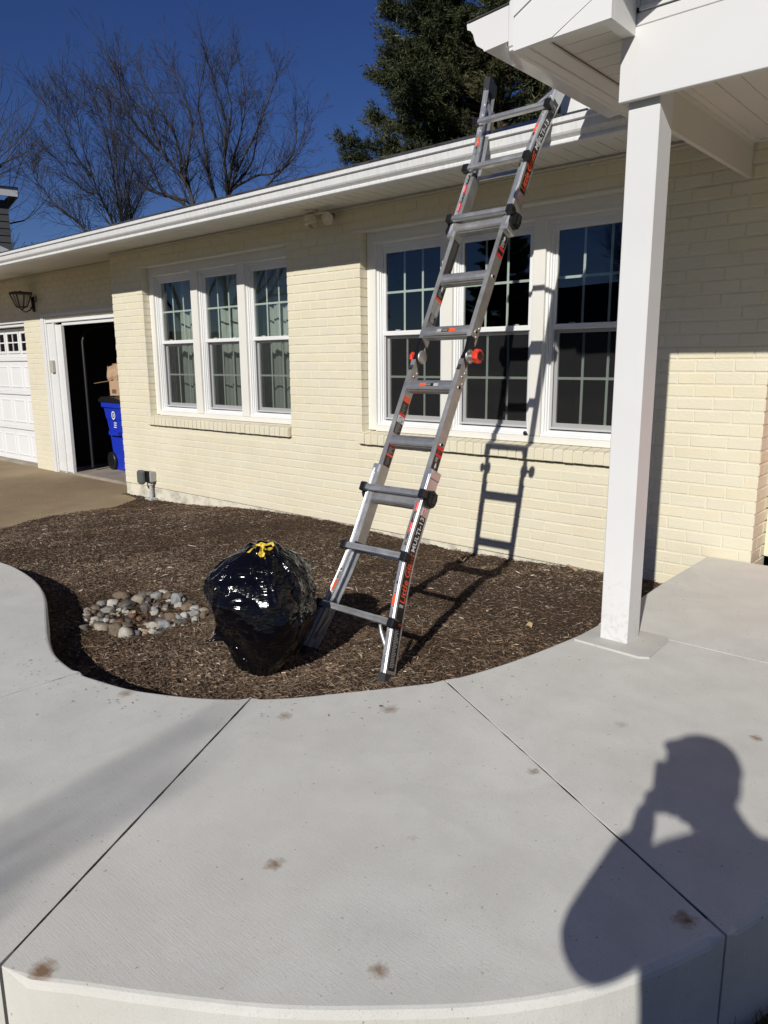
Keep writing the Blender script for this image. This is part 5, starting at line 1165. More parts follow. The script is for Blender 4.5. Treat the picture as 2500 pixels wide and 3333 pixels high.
mb = MB(); mb.prism([(-.075, .0), (-.06, .01), (.03, -.075), (.02, -.085)], -.055, -.02, 'y', mtx=mt_ @ Matrix.Translation((-.02, .03, -.02))); mb.build('shield', FLW, fl)
mb = MB(); bd = Vector((.22, -.90, -.38)).normalized(); bo = Vector((-4.40, -.115, 1.115))
mb.lathe([(.020, -.085), (.022, -.05), (.030, -.045)], bo, bd, 14); mb.build('socket', mat('brass_socket', (.25, .20, .13), .4, .6), fl)
mb = MB(); mb.lathe([(.022, -.05), (.031, -.03), (.047, .008), (.050, .018), (.046, .022), (.028, .0205), (.026, .024), (.014, .024), (.0, .023)], bo, bd, 22); mb.build('bulb', LMP, fl)
# ================================================================== NEIGHBOUR HOUSE
nb = thing('neighbour_house', (-27, 6, -1.6), 'dark grey clad neighbouring house with white trim at the far left edge', 'house')
mb = MB(); z = -1.6; c0 = Vector((-23.9, 5.72, 0))
ux = Vector((-.25, -.968, 0)).normalized(); uy = Vector((-.968, .25, 0)).normalized()  # along the wall towards the camera side, and away
while z < 4.75:
    a, b = c0, c0 + ux * 11; q = -uy * .025
    mb.add([a - uy * .03 + Vector((0, 0, z)), b - uy * .03 + Vector((0, 0, z)), b + Vector((0, 0, z + .2)), a + Vector((0, 0, z + .2)), a + Vector((0, 0, z)), b + Vector((0, 0, z))], [(0, 1, 2, 3), (4, 5, 1, 0)]); z += .2
e1 = c0 + uy * 9
mb.add([c0 + Vector((0, 0, -1.6)), e1 + Vector((0, 0, -1.6)), e1 + Vector((0, 0, 4.9)), c0 + Vector((0, 0, 4.9))], [(0, 1, 2, 3)])
mb.build('siding', NSD, nb, fixn=False)
mb = MB()
def beam(a, b, w, h):
    a, b = Vector(a), Vector(b); d = (b - a).normalized(); s = d.cross(Vector((0, 0, 1))).normalized() * w / 2; u = s.cross(d).normalized() * h / 2
    mb.add([a - s - u, a + s - u, a + s + u, a - s + u, b - s - u, b + s - u, b + s + u, b - s + u], [(0, 1, 2, 3), (4, 5, 6, 7), (0, 1, 5, 4), (1, 2, 6, 5), (2, 3, 7, 6), (3, 0, 4, 7)])
top = c0 + Vector((0, 0, 5.0)); beam(top - ux * .25 - uy * .3, top + ux * 11 - uy * .3 + Vector((0, 0, 1.6)) * 0, .05, .26); beam(top - ux * .25 - uy * .3, top - ux * .25 + uy * 9, .05, .26)
beam(c0 + Vector((0, 0, -1.6)) - uy * .03, c0 + Vector((0, 0, 4.9)) - uy * .03, .12, .12); beam(c0 + Vector((0, 0, 3.18)) - uy * .35 + ux * -.05, c0 + ux * 5 + Vector((0, 0, 5.2)) - uy * .35, .05, .16); mb.build('trim', NTR, nb)
mb = MB(); hh = c0 + Vector((0, 0, 5.12)); r2 = uy * 4.3 + Vector((0, 0, .75))
mb.add([hh - ux * .3 - uy * .4, hh + ux * 11 - uy * .4, hh + ux * 11 + r2, hh - ux * .3 + r2, hh - ux * .3 + uy * 9.2, hh + ux * 11 + uy * 9.2], [(0, 1, 2, 3), (3, 2, 5, 4)]); mb.build('roof', SHI, nb, fixn=False)
# ================================================================== TREES
def bare_tree(name, base, height, seed, spread=1.0, stems=1, levels=6, lean=(0, 0), label='', group=None, trunk_r=None, fine=1.0, first=.28):
    rn = random.Random(seed); th = thing(name, base, label, 'tree', group); segs = [[], []]
    def grow(p, d, L, r, lev, bucket):
        n = 4 if lev < 3 else 3; pts = [p]; rads = [r]
        for i in range(n):
            d = (d + Vector((rn.uniform(-1, 1), rn.uniform(-1, 1), rn.uniform(-.6, .9))) * (.06 + .022 * lev) + Vector((0, 0, .038 if lev < 3 else .02))).normalized(); p = p + d * L / n; pts.append(p); rads.append(r * (1 - .20 * (i + 1) / n))
        segs[bucket].append((pts, rads, 6 if lev < 2 else 4 if lev < 4 else 3))
        if lev >= levels: return
        k = rn.choice((2, 2, 3)) if lev < 3 else 2
        for c in range(k + 1 if lev in (2, 3, 4) else k):
            if c < k:
                a = rn.uniform(.25, .62) * spread; st = pts[-1]; rr = rads[-1] * ((.86 if c == 0 else .70) if lev < 3 else (.66 if c == 0 else .52)); a *= (.45 if c == 0 else 1)
            else: st = pts[rn.choice((1, 2))]; a = rn.uniform(.5, .9) * spread; rr = rads[2] * .38
            a *= 1.12; ax = d.cross(Vector((rn.uniform(-1, 1), rn.uniform(-1, 1), rn.uniform(-1, 1)))).normalized(); nd = (Matrix.Rotation(a, 3, ax) @ d).normalized()
            grow(st, nd, L * rn.uniform(.60, .92), rr, lev + 1, 1 if lev >= 0 else 0)
    tr_ = trunk_r or height * .017
    for s in range(stems):
        a = 2 * math.pi * s / max(stems, 1) + rn.uniform(-.3, .3); t = .0 if stems == 1 else rn.uniform(.15, .65)
        d = Vector((math.cos(a) * t + lean[0], math.sin(a) * t + lean[1], 1)).normalized()
        grow(Vector((0, 0, 0)), d, height * first, tr_ * (1 if stems == 1 else .7), 0, 0)
    zmax = max(p.z for sg_ in segs for pts, rads, n in sg_ for p in pts); sc_ = height / zmax
    for nm, sg_ in (('trunk', segs[0]), ('crown', segs[1])):
        V, F = [], []
        for pts, rads, n in sg_:
            pts = [p * sc_ for p in pts]; b = len(V); px = None
            for i, p in enumerate(pts):
                d = (pts[min(i + 1, len(pts) - 1)] - pts[max(i - 1, 0)]).normalized()
                if px is None: px = d.cross(Vector((.3, .5, .1))).normalized()
                px = (px - d * px.dot(d)).normalized(); py = d.cross(px); r = max(rads[i], .0055 * fine)
                for k in range(n): a = 2 * math.pi * k / n; V.append(p + (px * math.cos(a) + py * math.sin(a)) * r)
            for i in range(len(pts) - 1):
                for k in range(n): F.append((b + i * n + k, b + i * n + (k + 1) % n, b + (i + 1) * n + (k + 1) % n, b + (i + 1) * n + k))
        addmesh(nm, [tuple(v) for v in V], F, GBK, th)
    return th
def copy_tree(src, loc, rz, s, label, group):
    r = src.copy(); S.collection.objects.link(r); r.location = loc; r.rotation_euler = (0, 0, rz); r.scale = (s, s, s); r['label'] = label
    if group: r['group'] = group
    for ch in list(src.children): c = ch.copy(); S.collection.objects.link(c); c.parent = r
    return r
GA = 'bare trees beyond the house'
def limb_tree(base, lat, limbs, r0, seed, label):
    """bare tree from main limbs given as (sideways, height) points, spread in depth, with procedural branchlets"""
    rn = random.Random(seed); th = thing('bare_tree', base, label, 'tree', GA); lat = Vector((lat[0], lat[1], 0)); dep = Vector((-lat.y, lat.x, 0)); zmin = min(L[0][1] for L in limbs); done = []; segs = [[], []]
    segs[0].append(([Vector((0, 0, 0)), Vector((.05, .03, zmin * .35)), Vector((0, 0, zmin * .62))], [r0 * 1.7, r0 * 1.45, r0 * 1.3], 8))
    def grow(p, d, L, r, lev, last):
        n = 3; pts = [p]; rads = [r]
        for i in range(n):
            d = (d + Vector((rn.uniform(-1, 1), rn.uniform(-1, 1), rn.uniform(-.7, .8))) * .17 + Vector((0, 0, .03))).normalized(); p = p + d * L / n; pts.append(p); rads.append(r * (1 - .25 * (i + 1) / n))
        segs[1].append((pts, rads, 3))
        if lev >= last: return
        for c in range(3 if lev < last - 1 else 2):
            st = pts[-1] if c < 2 else pts[1]; ax = d.cross(Vector((rn.uniform(-1, 1), rn.uniform(-1, 1), rn.uniform(-1, 1)))).normalized()
            grow(st, (Matrix.Rotation(rn.uniform(.25, .75) * (.5 if c == 0 else 1), 3, ax) @ d).normalized(), L * rn.uniform(.6, .85), rads[-1] * (.78 if c == 0 else .6), lev + 1, last)
    for L in limbs:
        main = L[0][1] < zmin + .3; dslope = rn.uniform(-.55, .55); d0 = 0
        if not main and done:
            d0 = min(done, key=lambda q: (q[0] - L[0][0]) ** 2 + (q[1] - L[0][1]) ** 2)[2]
        pts3 = [(u, z, d0 + dslope * (z - L[0][1])) for u, z in L]
        if main: pts3 = [(0, zmin * .60, 0), (L[0][0] * .5, zmin * .82, 0)] + pts3
        fine_ = []
        for i in range(len(pts3) - 1):
            p, q, r_, t_ = pts3[max(i - 1, 0)], pts3[i], pts3[i + 1], pts3[min(i + 2, len(pts3) - 1)]
            for k in range(4):
                t = k / 4; fine_.append(tuple(.5 * (2 * q[j] + (r_[j] - p[j]) * t + (2 * p[j] - 5 * q[j] + 4 * r_[j] - t_[j]) * t * t + (3 * q[j] - p[j] - 3 * r_[j] + t_[j]) * t ** 3) + rn.uniform(-.025, .025) for j in range(3)))
        fine_.append(pts3[-1]); done += fine_; P = [lat * u + dep * d + Vector((0, 0, z)) for u, z, d in fine_]; n = len(P); rs_ = r0 if main else r0 * .62
        segs[1].append((P, [max(.012, rs_ * (1 - .90 * (i / (n - 1)) ** .8)) for i in range(n)], 6))
        for i in range(1, n):
            if P[i].z < zmin - .2: continue
            t = i / (n - 1); d = (P[i] - P[i - 1]).normalized()
            for c in range(2 if rn.random() < .55 else 1):
                ax = d.cross(Vector((rn.uniform(-1, 1), rn.uniform(-1, 1), rn.uniform(-1, 1)))).normalized(); nd = (Matrix.Rotation(rn.uniform(.35, .95), 3, ax) @ d); nd = (nd + Vector((0, 0, .25))).normalized()
                grow(P[i], nd, rn.uniform(.45, .95) * (1.15 - .45 * t), max(.010, rs_ * .30 * (1.1 - t)), 0, 3)
        grow(P[-1], (P[-1] - P[-2]).normalized(), .8, .014, 0, 3)
    for nm, sg_ in (('trunk', segs[0]), ('crown', segs[1])):
        V, F = [], []
        for pts, rads, n in sg_:
            b = len(V); px = None
            for i, p in enumerate(pts):
                d = (pts[min(i + 1, len(pts) - 1)] - pts[max(i - 1, 0)]).normalized()
                if px is None: px = d.cross(Vector((.3, .5, .1))).normalized()
                px = (px - d * px.dot(d)).normalized(); py = d.cross(px); r = max(rads[i], .0048)
                for k in range(n): a = 2 * math.pi * k / n; V.append(p + (px * math.cos(a) + py * math.sin(a)) * r)
            for i in range(len(pts) - 1):
                for k in range(n): F.append((b + i * n + k, b + i * n + (k + 1) % n, b + (i + 1) * n + (k + 1) % n, b + (i + 1) * n + k))
        addmesh(nm, [tuple(v) for v in V], F, GBK, th)
    return th
tA = limb_tree(*([-32.03, 14.07, -1.6], [0.5004, 0.8658], [[(-0.17, 7.1), (-0.37, 7.84), (-0.79, 8.8), (-1.01, 9.47), (-1.35, 10.9), (-1.46, 11.78), (-1.67, 12.37)], [(-0.17, 7.1), (-0.59, 8.39), (-0.88, 8.84), (-1.33, 8.95), (-1.92, 9.41), (-2.23, 9.93), (-2.77, 10.34)], [(-0.03, 7.1), (0.03, 7.96), (-0.14, 9.44), (-0.21, 10.35), (-0.39, 11.6), (-0.59, 12.47), (-0.76, 13.16)], [(0.02, 7.11), (0.1, 7.96), (0.03, 9.22), (-0.03, 10.27), (-0.1, 11.27), (-0.07, 12.26)], [(0.11, 7.11), (0.22, 7.97), (0.38, 8.82), (0.33, 10.16), (0.37, 11.3), (0.27, 12.42)], [(0.26, 7.12), (0.47, 8.07), (0.91, 9.04), (1.41, 10.0), (1.69, 10.67)], [(-1.05, 9.56), (-1.58, 10.25), (-1.96, 11.12), (-2.26, 11.71), (-2.62, 12.07)], [(-1.25, 7.05), (-1.54, 7.46), (-2.04, 7.94), (-2.63, 8.46), (-3.07, 9.02), (-3.41, 9.54), (-3.45, 10.11)], [(0.47, 8.07), (0.45, 9.24), (0.72, 10.42), (0.7, 11.33)]]), .085, 4, 'many limbed bare tree left of the middle above the roof')
tB = limb_tree(*([-27.04, 14.47, -1.6], [0.5734, 0.8192], [[(0.0, 7.9), (-0.26, 8.86), (-0.93, 9.61), (-1.24, 10.37), (-1.54, 11.2), (-2.19, 11.82), (-2.71, 12.93)], [(0.01, 7.99), (-0.31, 9.56), (-0.51, 10.75), (-0.98, 11.74), (-1.36, 12.54), (-1.74, 13.33)], [(-0.26, 8.86), (0.01, 10.44), (0.12, 11.47), (-0.21, 12.79), (-0.59, 13.75)], [(-0.32, 7.89), (-1.19, 8.38), (-1.65, 9.49), (-2.47, 10.3), (-3.05, 10.6)], [(0.0, 7.9), (-1.2, 8.29), (-1.89, 8.61), (-2.36, 9.45)], [(-1.18, 9.94), (-1.92, 10.67), (-2.39, 11.47), (-2.5, 12.29)]]), .105, 12, 'bare tree with long forking limbs in the middle of the sky')
tC = limb_tree(*([-30.17, 18.65, -1.6], [0.6079, 0.794], [[(-0.54, 9.21), (-0.85, 10.42), (-0.98, 11.82), (-1.11, 13.29), (-0.72, 14.77)], [(0.0, 9.33), (-0.08, 10.85), (0.04, 12.26), (-0.37, 13.62), (-0.63, 14.58)], [(0.0, 9.33), (0.23, 10.66), (0.73, 12.3), (1.0, 13.7), (0.86, 15.25)], [(0.0, 9.33), (0.54, 10.47), (1.35, 11.93), (1.94, 13.16), (2.4, 14.17)], [(0.0, 9.33), (1.29, 10.3), (2.38, 10.54), (3.4, 11.41), (3.98, 12.66)], [(1.82, 9.9), (2.61, 10.66), (3.3, 11.81), (3.29, 13.23)], [(0.0, 9.33), (1.1, 10.9), (1.6, 12.74), (1.54, 13.93)], [(-0.08, 10.85), (0.34, 13.07), (0.2, 14.44), (0.45, 15.32)]]), .12, 25, 'bare tree with a broom of upright limbs nearest to the evergreen')
tD = bare_tree('bare_tree', (-36.6, 3.9, -1.6), 16.5, 33, .95, 3, 6, (0, .05), 'dense bare tree cut off by the left edge of the picture', GA, .28, 1.0, .33)
tE = bare_tree('bare_tree', (-25.5, 19.0, -1.6), 10.6, 41, 1.0, 4, 6, (0, 0), 'low twiggy bare tree peeping out beside the evergreen', GA, .12, 1.2, .36)
# brushy wood on the low hill at the far left
tF = bare_tree('bare_tree', (-44, 16, -1.6), 8.2, 51, 1.1, 4, 5, (0, 0), 'pale brushy bare tree of the far thicket low on the left', 'brushy trees on the far rise', .12, 2.2, .36)
for q in range(11):
    a = rr_.uniform(-.5, 1); copy_tree(tF, (-46 + rr_.uniform(-12, 6), 11 + q * 1.3 + rr_.uniform(-1, 1), -1.6), rr_.uniform(0, 6), rr_.uniform(.85, 1.15), 'pale brushy bare tree of the far thicket low on the left', 'brushy trees on the far rise')
# big evergreen
pine = thing('pine_tree', (-12.35, 14.25, -1.6), 'big dark green pine tree rising behind the roof and the ladder', 'tree')
prn = np.random.default_rng(8); H = 17.5
mb = MB(); mb.tube([(0, 0, 0), (.1, 0, 5), (0, .1, 10), (.05, 0, 15), (0, 0, H)], [.30, .25, .17, .09, .02], 9)
VN, FN, SN = [], [], []; bvs = MB()
def clump(c, d, L, n, w, shade):
    """spray of needle faces around the axis c -> c + d*L"""
    t = prn.random(n); ctr = c + np.outer(t * L, d) + prn.normal(0, .06, (n, 3)); dr = prn.normal(0, 1, (n, 3)) * .75 + d * .9 + np.array([0, 0, .05]); dr /= np.linalg.norm(dr, axis=1)[:, None]
    sd = np.cross(dr, prn.normal(0, 1, (n, 3))); sd /= np.linalg.norm(sd, axis=1)[:, None]; ln = prn.uniform(.08, .17, n)[:, None]; ww = w * prn.uniform(.6, 1.4, n)[:, None]
    b = sum(len(v) for v in VN[-1:]) * 0; V = np.stack([ctr - sd * ww, ctr + sd * ww, ctr + dr * ln], 1).reshape(-1, 3); VN.append(V); SN.append(np.clip(shade + prn.normal(0, .16, n), 0, 1))
z = 1.5
while z < H - .3:
    k = int(prn.integers(5, 8)) if 3 < z < 11 else int(prn.integers(4, 6)); R0 = float(np.interp(z, [0, 3, 6.5, 8, 9.3, 11, 14, H], [3.4, 4.1, 4.2, 3.9, 3.3, 2.7, 1.5, .2]))
    for q in range(k):
        a = prn.uniform(0, 6.283); Lb = R0 * prn.uniform(.62, 1.08); el = prn.uniform(-.12, .28) + (z / H) * .35; d = np.array([math.cos(a) * math.cos(el), math.sin(a) * math.cos(el), math.sin(el)])
        p0 = np.array([0, 0, z]); P = [p0 + d * Lb * t + np.array([0, 0, .25 * Lb * (t ** 2) * .5 - .10 * Lb * t]) for t in np.linspace(0, 1, 6)]
        bvs.tube([tuple(p) for p in P], list(np.linspace(.055, .012, 6)), 4)
        bsh = float(np.clip(prn.normal(.42, .16), .1, .8))
        for m_ in range(int(12 + Lb * 7)):
            t = prn.uniform(.28, 1.0); i = min(int(t * 5), 4); p = P[i] + (P[i + 1] - P[i]) * (t * 5 - i); sa = prn.uniform(-1.2, 1.2); dd = np.array([d[0] * math.cos(sa) - d[1] * math.sin(sa), d[0] * math.sin(sa) + d[1] * math.cos(sa), prn.uniform(-.15, .55)]); dd /= np.linalg.norm(dd); Ls = prn.uniform(.35, .95) * (1.25 - .6 * t)
            bvs.tube([tuple(p), tuple(p + dd * Ls)], [.010, .004], 3, cap=False)
            clump(p + dd * Ls * .25, dd, Ls * .9, 92, .0125, bsh + prn.normal(0, .08))
    z += prn.uniform(.15, .27)
mb.build('trunk', PBK, pine, world=False); bvs.build('branches', PBK, pine, world=False, fixn=False)
VN = np.concatenate(VN); SN = np.concatenate(SN); addmesh('needles', VN, np.arange(len(VN)).reshape(-1, 3), NDL, pine, smooth=False, attr=SN)
print('pine tris', len(SN))
# trees on the far side of the road, behind the camera: they are what the window panes mirror and what shades the walk
GB = 'trees across the road behind the camera'
tS = bare_tree('bare_tree', (3.3, -18.8, -1.9), 9.5, 61, .66, 3, 4, (0, 0), 'tall bare tree behind the camera that throws soft bands of shade on the walk', GB, .13, 5.0, .42)
k = 0
for x, y, s in ((-24, -50, 1.0), (-34, -28, 1.0), (-38, -36, 1.2), (-10, -40, 1.1), (30, -44, 1.0), (24, -30, 1.1), (38, -38, 1.2), (-50, -30, 1.2), (-62, -42, 1.3), (52, -42, 1.2)):
    copy_tree((tA, tB, tC, tD)[k % 4], (x, y, -2.0), k * 1.7, s, 'tall bare tree in the row across the road behind the camera', GB); k += 1
for x, y, s in ((-31, -44, .8), (-20, -48, .75), (36, -46, .8), (-46, -44, .75)):
    copy_tree(pine, (x, y, -2.0), k * 1.3, s, 'pine tree in the row across the road behind the camera', GB); k += 1
ro = MB(); ro.add([(-400, -19, -1.9), (400, -19, -1.9), (400, -26, -1.9), (-400, -26, -1.9)], [(0, 1, 2, 3)]); o = ro.build('road', mat('asphalt', (.05, .05, .052), .85), fixn=False); tag(o, 'asphalt street in front of the lawn', 'road', kind='structure')
# wooded ridge round the horizon
V, F = [], []; nn = 120
for i in range(nn + 1):
    a = 2 * math.pi * i / nn; r = 150
    h = 7 + 3 * noise.noise(Vector((math.cos(a) * 3, math.sin(a) * 3, 1))) + 2 * noise.noise(Vector((math.cos(a) * 9, math.sin(a) * 9, 5)))
    for rr, hh in ((r, -3), (r + 18, h * .7), (r + 45, h), (r + 90, -3)): V.append((math.cos(a) * rr, math.sin(a) * rr, hh))
for i in range(nn):
    for j in range(3): F.append((i * 4 + j, i * 4 + j + 1, i * 4 + j + 5, i * 4 + j + 4))
HIL = m_bark('far_woods', (.045, .036, .032), (.12, .095, .08)); o = addmesh('hills', V, F, HIL); tag(o, 'low brown wooded hills on the horizon', 'hills', kind='structure')
# ================================================================== THE PERSON WHO TAKES THE PICTURE (throws the shadow on the walk)
Cc = Vector((0, -4.45, 0)); vv = Vector((-.663, .749, 0)).normalized(); rr_s = Vector((vv.y, -vv.x, 0))
def pp_(d, s, z): return Cc - vv * d + rr_s * s + Vector((0, 0, z))
GZ = -1.52
def hp(d, s, z): return pp_(d - .05, s - .018, z - .028)
def skinmesh(name, chains, m, parent, sub=2, root=0, fat=1.28):
    """chains of (point, radius); equal points are welded; grown with a Skin modifier"""
    vs, es, rs_ = [], [], []
    def vid(p, r):
        for i, q in enumerate(vs):
            if (q - p).length < 1e-4: return i
        vs.append(p); rs_.append(r); return len(vs) - 1
    for ch in chains:
        ids = [vid(Vector(p), r) for p, r in ch]; es += list(zip(ids[:-1], ids[1:]))
    o = origin(parent); me = bpy.data.meshes.new(name); me.from_pydata([v - o for v in vs], es, []); ob = bpy.data.objects.new(name, me); S.collection.objects.link(ob); ob.parent = parent
    md = ob.modifiers.new('skin', 'SKIN'); md.use_smooth_shade = True
    lay = me.skin_vertices[0].data
    for i, r in enumerate(rs_): r = r * fat; lay[i].radius = (r, r) if not hasattr(r, '__len__') else r; lay[i].use_root = i == root
    ss = ob.modifiers.new('sub', 'SUBSURF'); ss.levels = sub; ss.render_levels = sub; me.materials.append(m); return ob
SKN = mat('skin', (.55, .34, .25), .55); JAC = mat('navy_jacket', (.03, .035, .05), .85); TRO = mat('dark_jeans', (.03, .04, .07), .9); HAI = mat('dark_hair', (.02, .014, .01), .6)
per = thing('person', pp_(.44, 0, GZ), 'person in a dark jacket holding up a phone, casting a shadow on the walk', 'person')
pel = (pp_(.44, 0, -.56), .125); chest = (pp_(.42, 0, -.24), .135); nb_ = (pp_(.41, 0, -.04), .070); nk = (pp_(.385, 0, .03), .052); hd1 = (hp(.345, 0, .095), .062)
sh = {s: (pp_(.42, s * .165, -.070), .052) for s in (-1, 1)}; elb = {s: (pp_(.27, s * .265, -.272), .040) for s in (-1, 1)}; wr = {s: (pp_(.085, s * .080 - .01, -.150 + (.03 if s > 0 else 0)), .026) for s in (-1, 1)}
hip = {s: (pp_(.44, s * .085, -.63), .080) for s in (-1, 1)}; kne = {s: (pp_(.40, s * .10, -1.04), .052) for s in (-1, 1)}; ank = {s: (pp_(.46, s * .105, GZ + .09), .036) for s in (-1, 1)}
toe = {s: (pp_(.28, s * .13, GZ + .035), .034) for s in (-1, 1)}
ch = [[pel, (pp_(.425, 0, -.40), .120), chest, (pp_(.41, 0, -.11), .110), nb_, nk, hd1, (hp(.340, 0, .145), .078), (hp(.350, 0, .200), .078), (hp(.352, 0, .238), .050)]]
for s in (-1, 1):
    ch.append([(pp_(.41, 0, -.11), .110), sh[s], ((sh[s][0] + elb[s][0]) / 2, .046), elb[s], ((elb[s][0] * .6 + wr[s][0] * .4), .036), wr[s], (pp_(.052, s * .064 - .01, -.120), .024), (pp_(.042, s * .056 - .012, -.090), .018)])
    ch.append([pel, hip[s], ((hip[s][0] + kne[s][0]) / 2, .070), kne[s], ((kne[s][0] * .7 + ank[s][0] * .3), .054), ank[s], toe[s]])
skinmesh('body', ch, SKN, per)
ch = [[pel, (pp_(.425, 0, -.40), .150), chest, (pp_(.41, 0, -.11), .135), nb_]]; ch[0][0] = (pel[0], .175); ch[0][2] = (chest[0], .160); ch[0][4] = (nb_[0], .085)
for s in (-1, 1): ch.append([(pp_(.41, 0, -.11), .135), (sh[s][0], .072), ((sh[s][0] + elb[s][0]) / 2, .066), (elb[s][0], .060), ((elb[s][0] * .5 + wr[s][0] * .5), .050), (wr[s][0] * .97 + elb[s][0] * .03, .042)])
skinmesh('jacket', ch, JAC, per)
ch = [[(pel[0], .135)]]
for s in (-1, 1): ch.append([(pel[0], .135), (hip[s][0], .098), ((hip[s][0] + kne[s][0]) / 2, .085), (kne[s][0], .070), ((kne[s][0] * .5 + ank[s][0] * .5), .066), (ank[s][0] + Vector((0, 0, .03)), .058)])
skinmesh('trousers', ch[1:], TRO, per)
for s in (-1, 1): skinmesh('shoe', [[(pp_(.50, s * .105, GZ + .045), .046), (pp_(.42, s * .108, GZ + .050), .048), (pp_(.26, s * .125, GZ + .035), .038)]], BLK, per)
skinmesh('hair', [[(hp(.445, 0, .120), .040), (hp(.425, 0, .175), .066), (hp(.395, 0, .220), .070), (hp(.335, 0, .236), .058), (hp(.275, 0, .215), .035)]], HAI, per)
mb = MB(); V = []  # brim added to the cap to fill the cast shadow between head and phone
for i in range(13):
    a = math.pi * i / 12; V += [hp(.27, .072 * math.cos(a), .205 - .006 * math.sin(a)), hp(.27 - .125 * math.sin(a), .078 * math.cos(a), .205 - .030 * math.sin(a))]
mb.add(V + [v_ + Vector((0, 0, .004)) for v_ in V], [(2 * i, 2 * i + 2, 2 * i + 3, 2 * i + 1) for i in range(12)] + [(26 + 2 * i, 26 + 2 * i + 1, 26 + 2 * i + 3, 26 + 2 * i + 2) for i in range(12)] + [(2 * i + 1, 2 * i + 3, 2 * i + 29, 2 * i + 27) for i in range(12)]); mb.build('shadow_fill_brim', JAC, per)
mb = MB(); mb.lathe([(.108, -.01), (.108, .01), (.098, .045), (.075, .068), (.04, .080), (.004, .084)], hp(.350, 0, .205), (0, 0, 1), 20); mb.build('cap', JAC, per)
mb = MB(); mb.lathe([(.010, 0), (.016, .012), (.012, .022), (.004, .030)], hp(.275, 0, .135), vv, 10); mb.build('nose', SKN, per)
mb = MB()
for s in (-1, 1): mb.lathe([(.0, -.012), (.009, -.008), (.012, 0), (.009, .008), (.0, .012)], hp(.278, s * .030, .168), vv, 10)
mb.build('eyes', mat('eye_white', (.7, .7, .68), .2), per)
mb = MB()
for s in (-1, 1): mb.lathe([(.0, -.001), (.0055, .0), (.0, .003)], hp(.2665, s * .030, .168), vv, 10)
mb.build('irises', mat('iris', (.05, .03, .02), .2), per)
mb = MB(); mb.tube([hp(.277, -.022, .097), hp(.268, 0, .094), hp(.277, .022, .097)], .0045, 6); mb.build('mouth', mat('lips', (.42, .18, .15), .5), per)
for s in (-1, 1): mb = MB(); mb.lathe([(.006, -.008), (.018, -.004), (.022, .004), (.012, .008)], hp(.350, s * .080, .15), rr_s * s, 12); mb.build('ear', SKN, per)
# hands: four fingers over the phone's edge plus a thumb on the near side
PC = pp_(.034, -.018, -.044)
for s in (-1, 1):
    for q in range(4):
        zq = -.075 - .020 * q; L = (.072, .078, .072, .060)[q]; b = pp_(.040, s * .055 - .014, zq - .012)
        skinmesh('finger', [[(b, .0105), (pp_(.030, s * .052 - .016, zq), .0092), (pp_(.0245, s * (.040) - .018, zq + .006), .0084), (pp_(.0225, s * (.018) - .018, zq + .010 - .002 * q), .0074)]], SKN, per, 1, 0, 1.0)
    skinmesh('thumb', [[(pp_(.060, s * .058 - .01, -.125), .014), (pp_(.052, s * .048 - .01, -.105), .0115), (pp_(.047, s * .030 - .01, -.092), .0100), (pp_(.046, s * .016 - .01, -.085), .0085)]], SKN, per, 1, 0, 1.0)
ph = thing('phone', PC, 'black smartphone held upright in both hands by the person', 'phone')
q3 = Matrix((rr_s, vv, Vector((0, 0, 1)))).transposed().to_4x4()
mb = MB(); mb.cbox(-.037, .037, -.004, .004, -.080, .080, .003, 0, q3); mb.build('case', BLK, ph, False)
mb = MB(); mb.cbox(-.034, .034, -.0050, -.0042, -.074, .074, .0003, 0, q3); mb.build('screen', mat('phone_screen', (.01, .01, .012), .08), ph, False)
mb = MB(); mb.lathe([(.010, 0), (.010, .0015), (.007, .002)], q3 @ Vector((.008, .004, .056)), vv, 14); mb.build('lens', LBK, ph, False)
# houses across the street, mirrored in the window panes
def far_house(x, y, w, d, ze, zr, rz_, m, label):
    h = thing('house_across', (x, y, -2.0), label, 'house', rot=(0, 0, rz_))
    mb = MB(); mb.box(-w / 2, w / 2, -d / 2, d / 2, 0, ze); mb.prism([(-d / 2, ze), (d / 2, ze), (0, zr)], -w / 2, w / 2, 'x'); mb.build('wall', m, h, False)
    mb = MB()
    for s_ in (-1, 1): mb.add([(-w / 2 - .4, s_ * (d / 2 + .5), ze - .15), (w / 2 + .4, s_ * (d / 2 + .5), ze - .15), (w / 2 + .4, 0, zr + .12), (-w / 2 - .4, 0, zr + .12)], [(0, 1, 2, 3)])
    mb.build('roof', SHI, h, False, fixn=False); mb = MB()
    for q in (-.3, -.1, .25): mb.box(w * q, w * q + 1.2, d / 2, d / 2 + .04, 1.0, 2.2)
    mb.build('window', LBK, h, False); return h
far_house(-15.5, -36, 15, 9, 3.0, 6.2, R(6), m_bark('brown_cladding', (.10, .07, .05), (.16, .12, .09)), 'low brown house across the street behind the camera')
far_house(20, -46, 14, 9, 3.0, 6.0, R(-8), m_bark('grey_cladding', (.16, .16, .16), (.22, .22, .22)), 'low grey house across the street behind the camera')
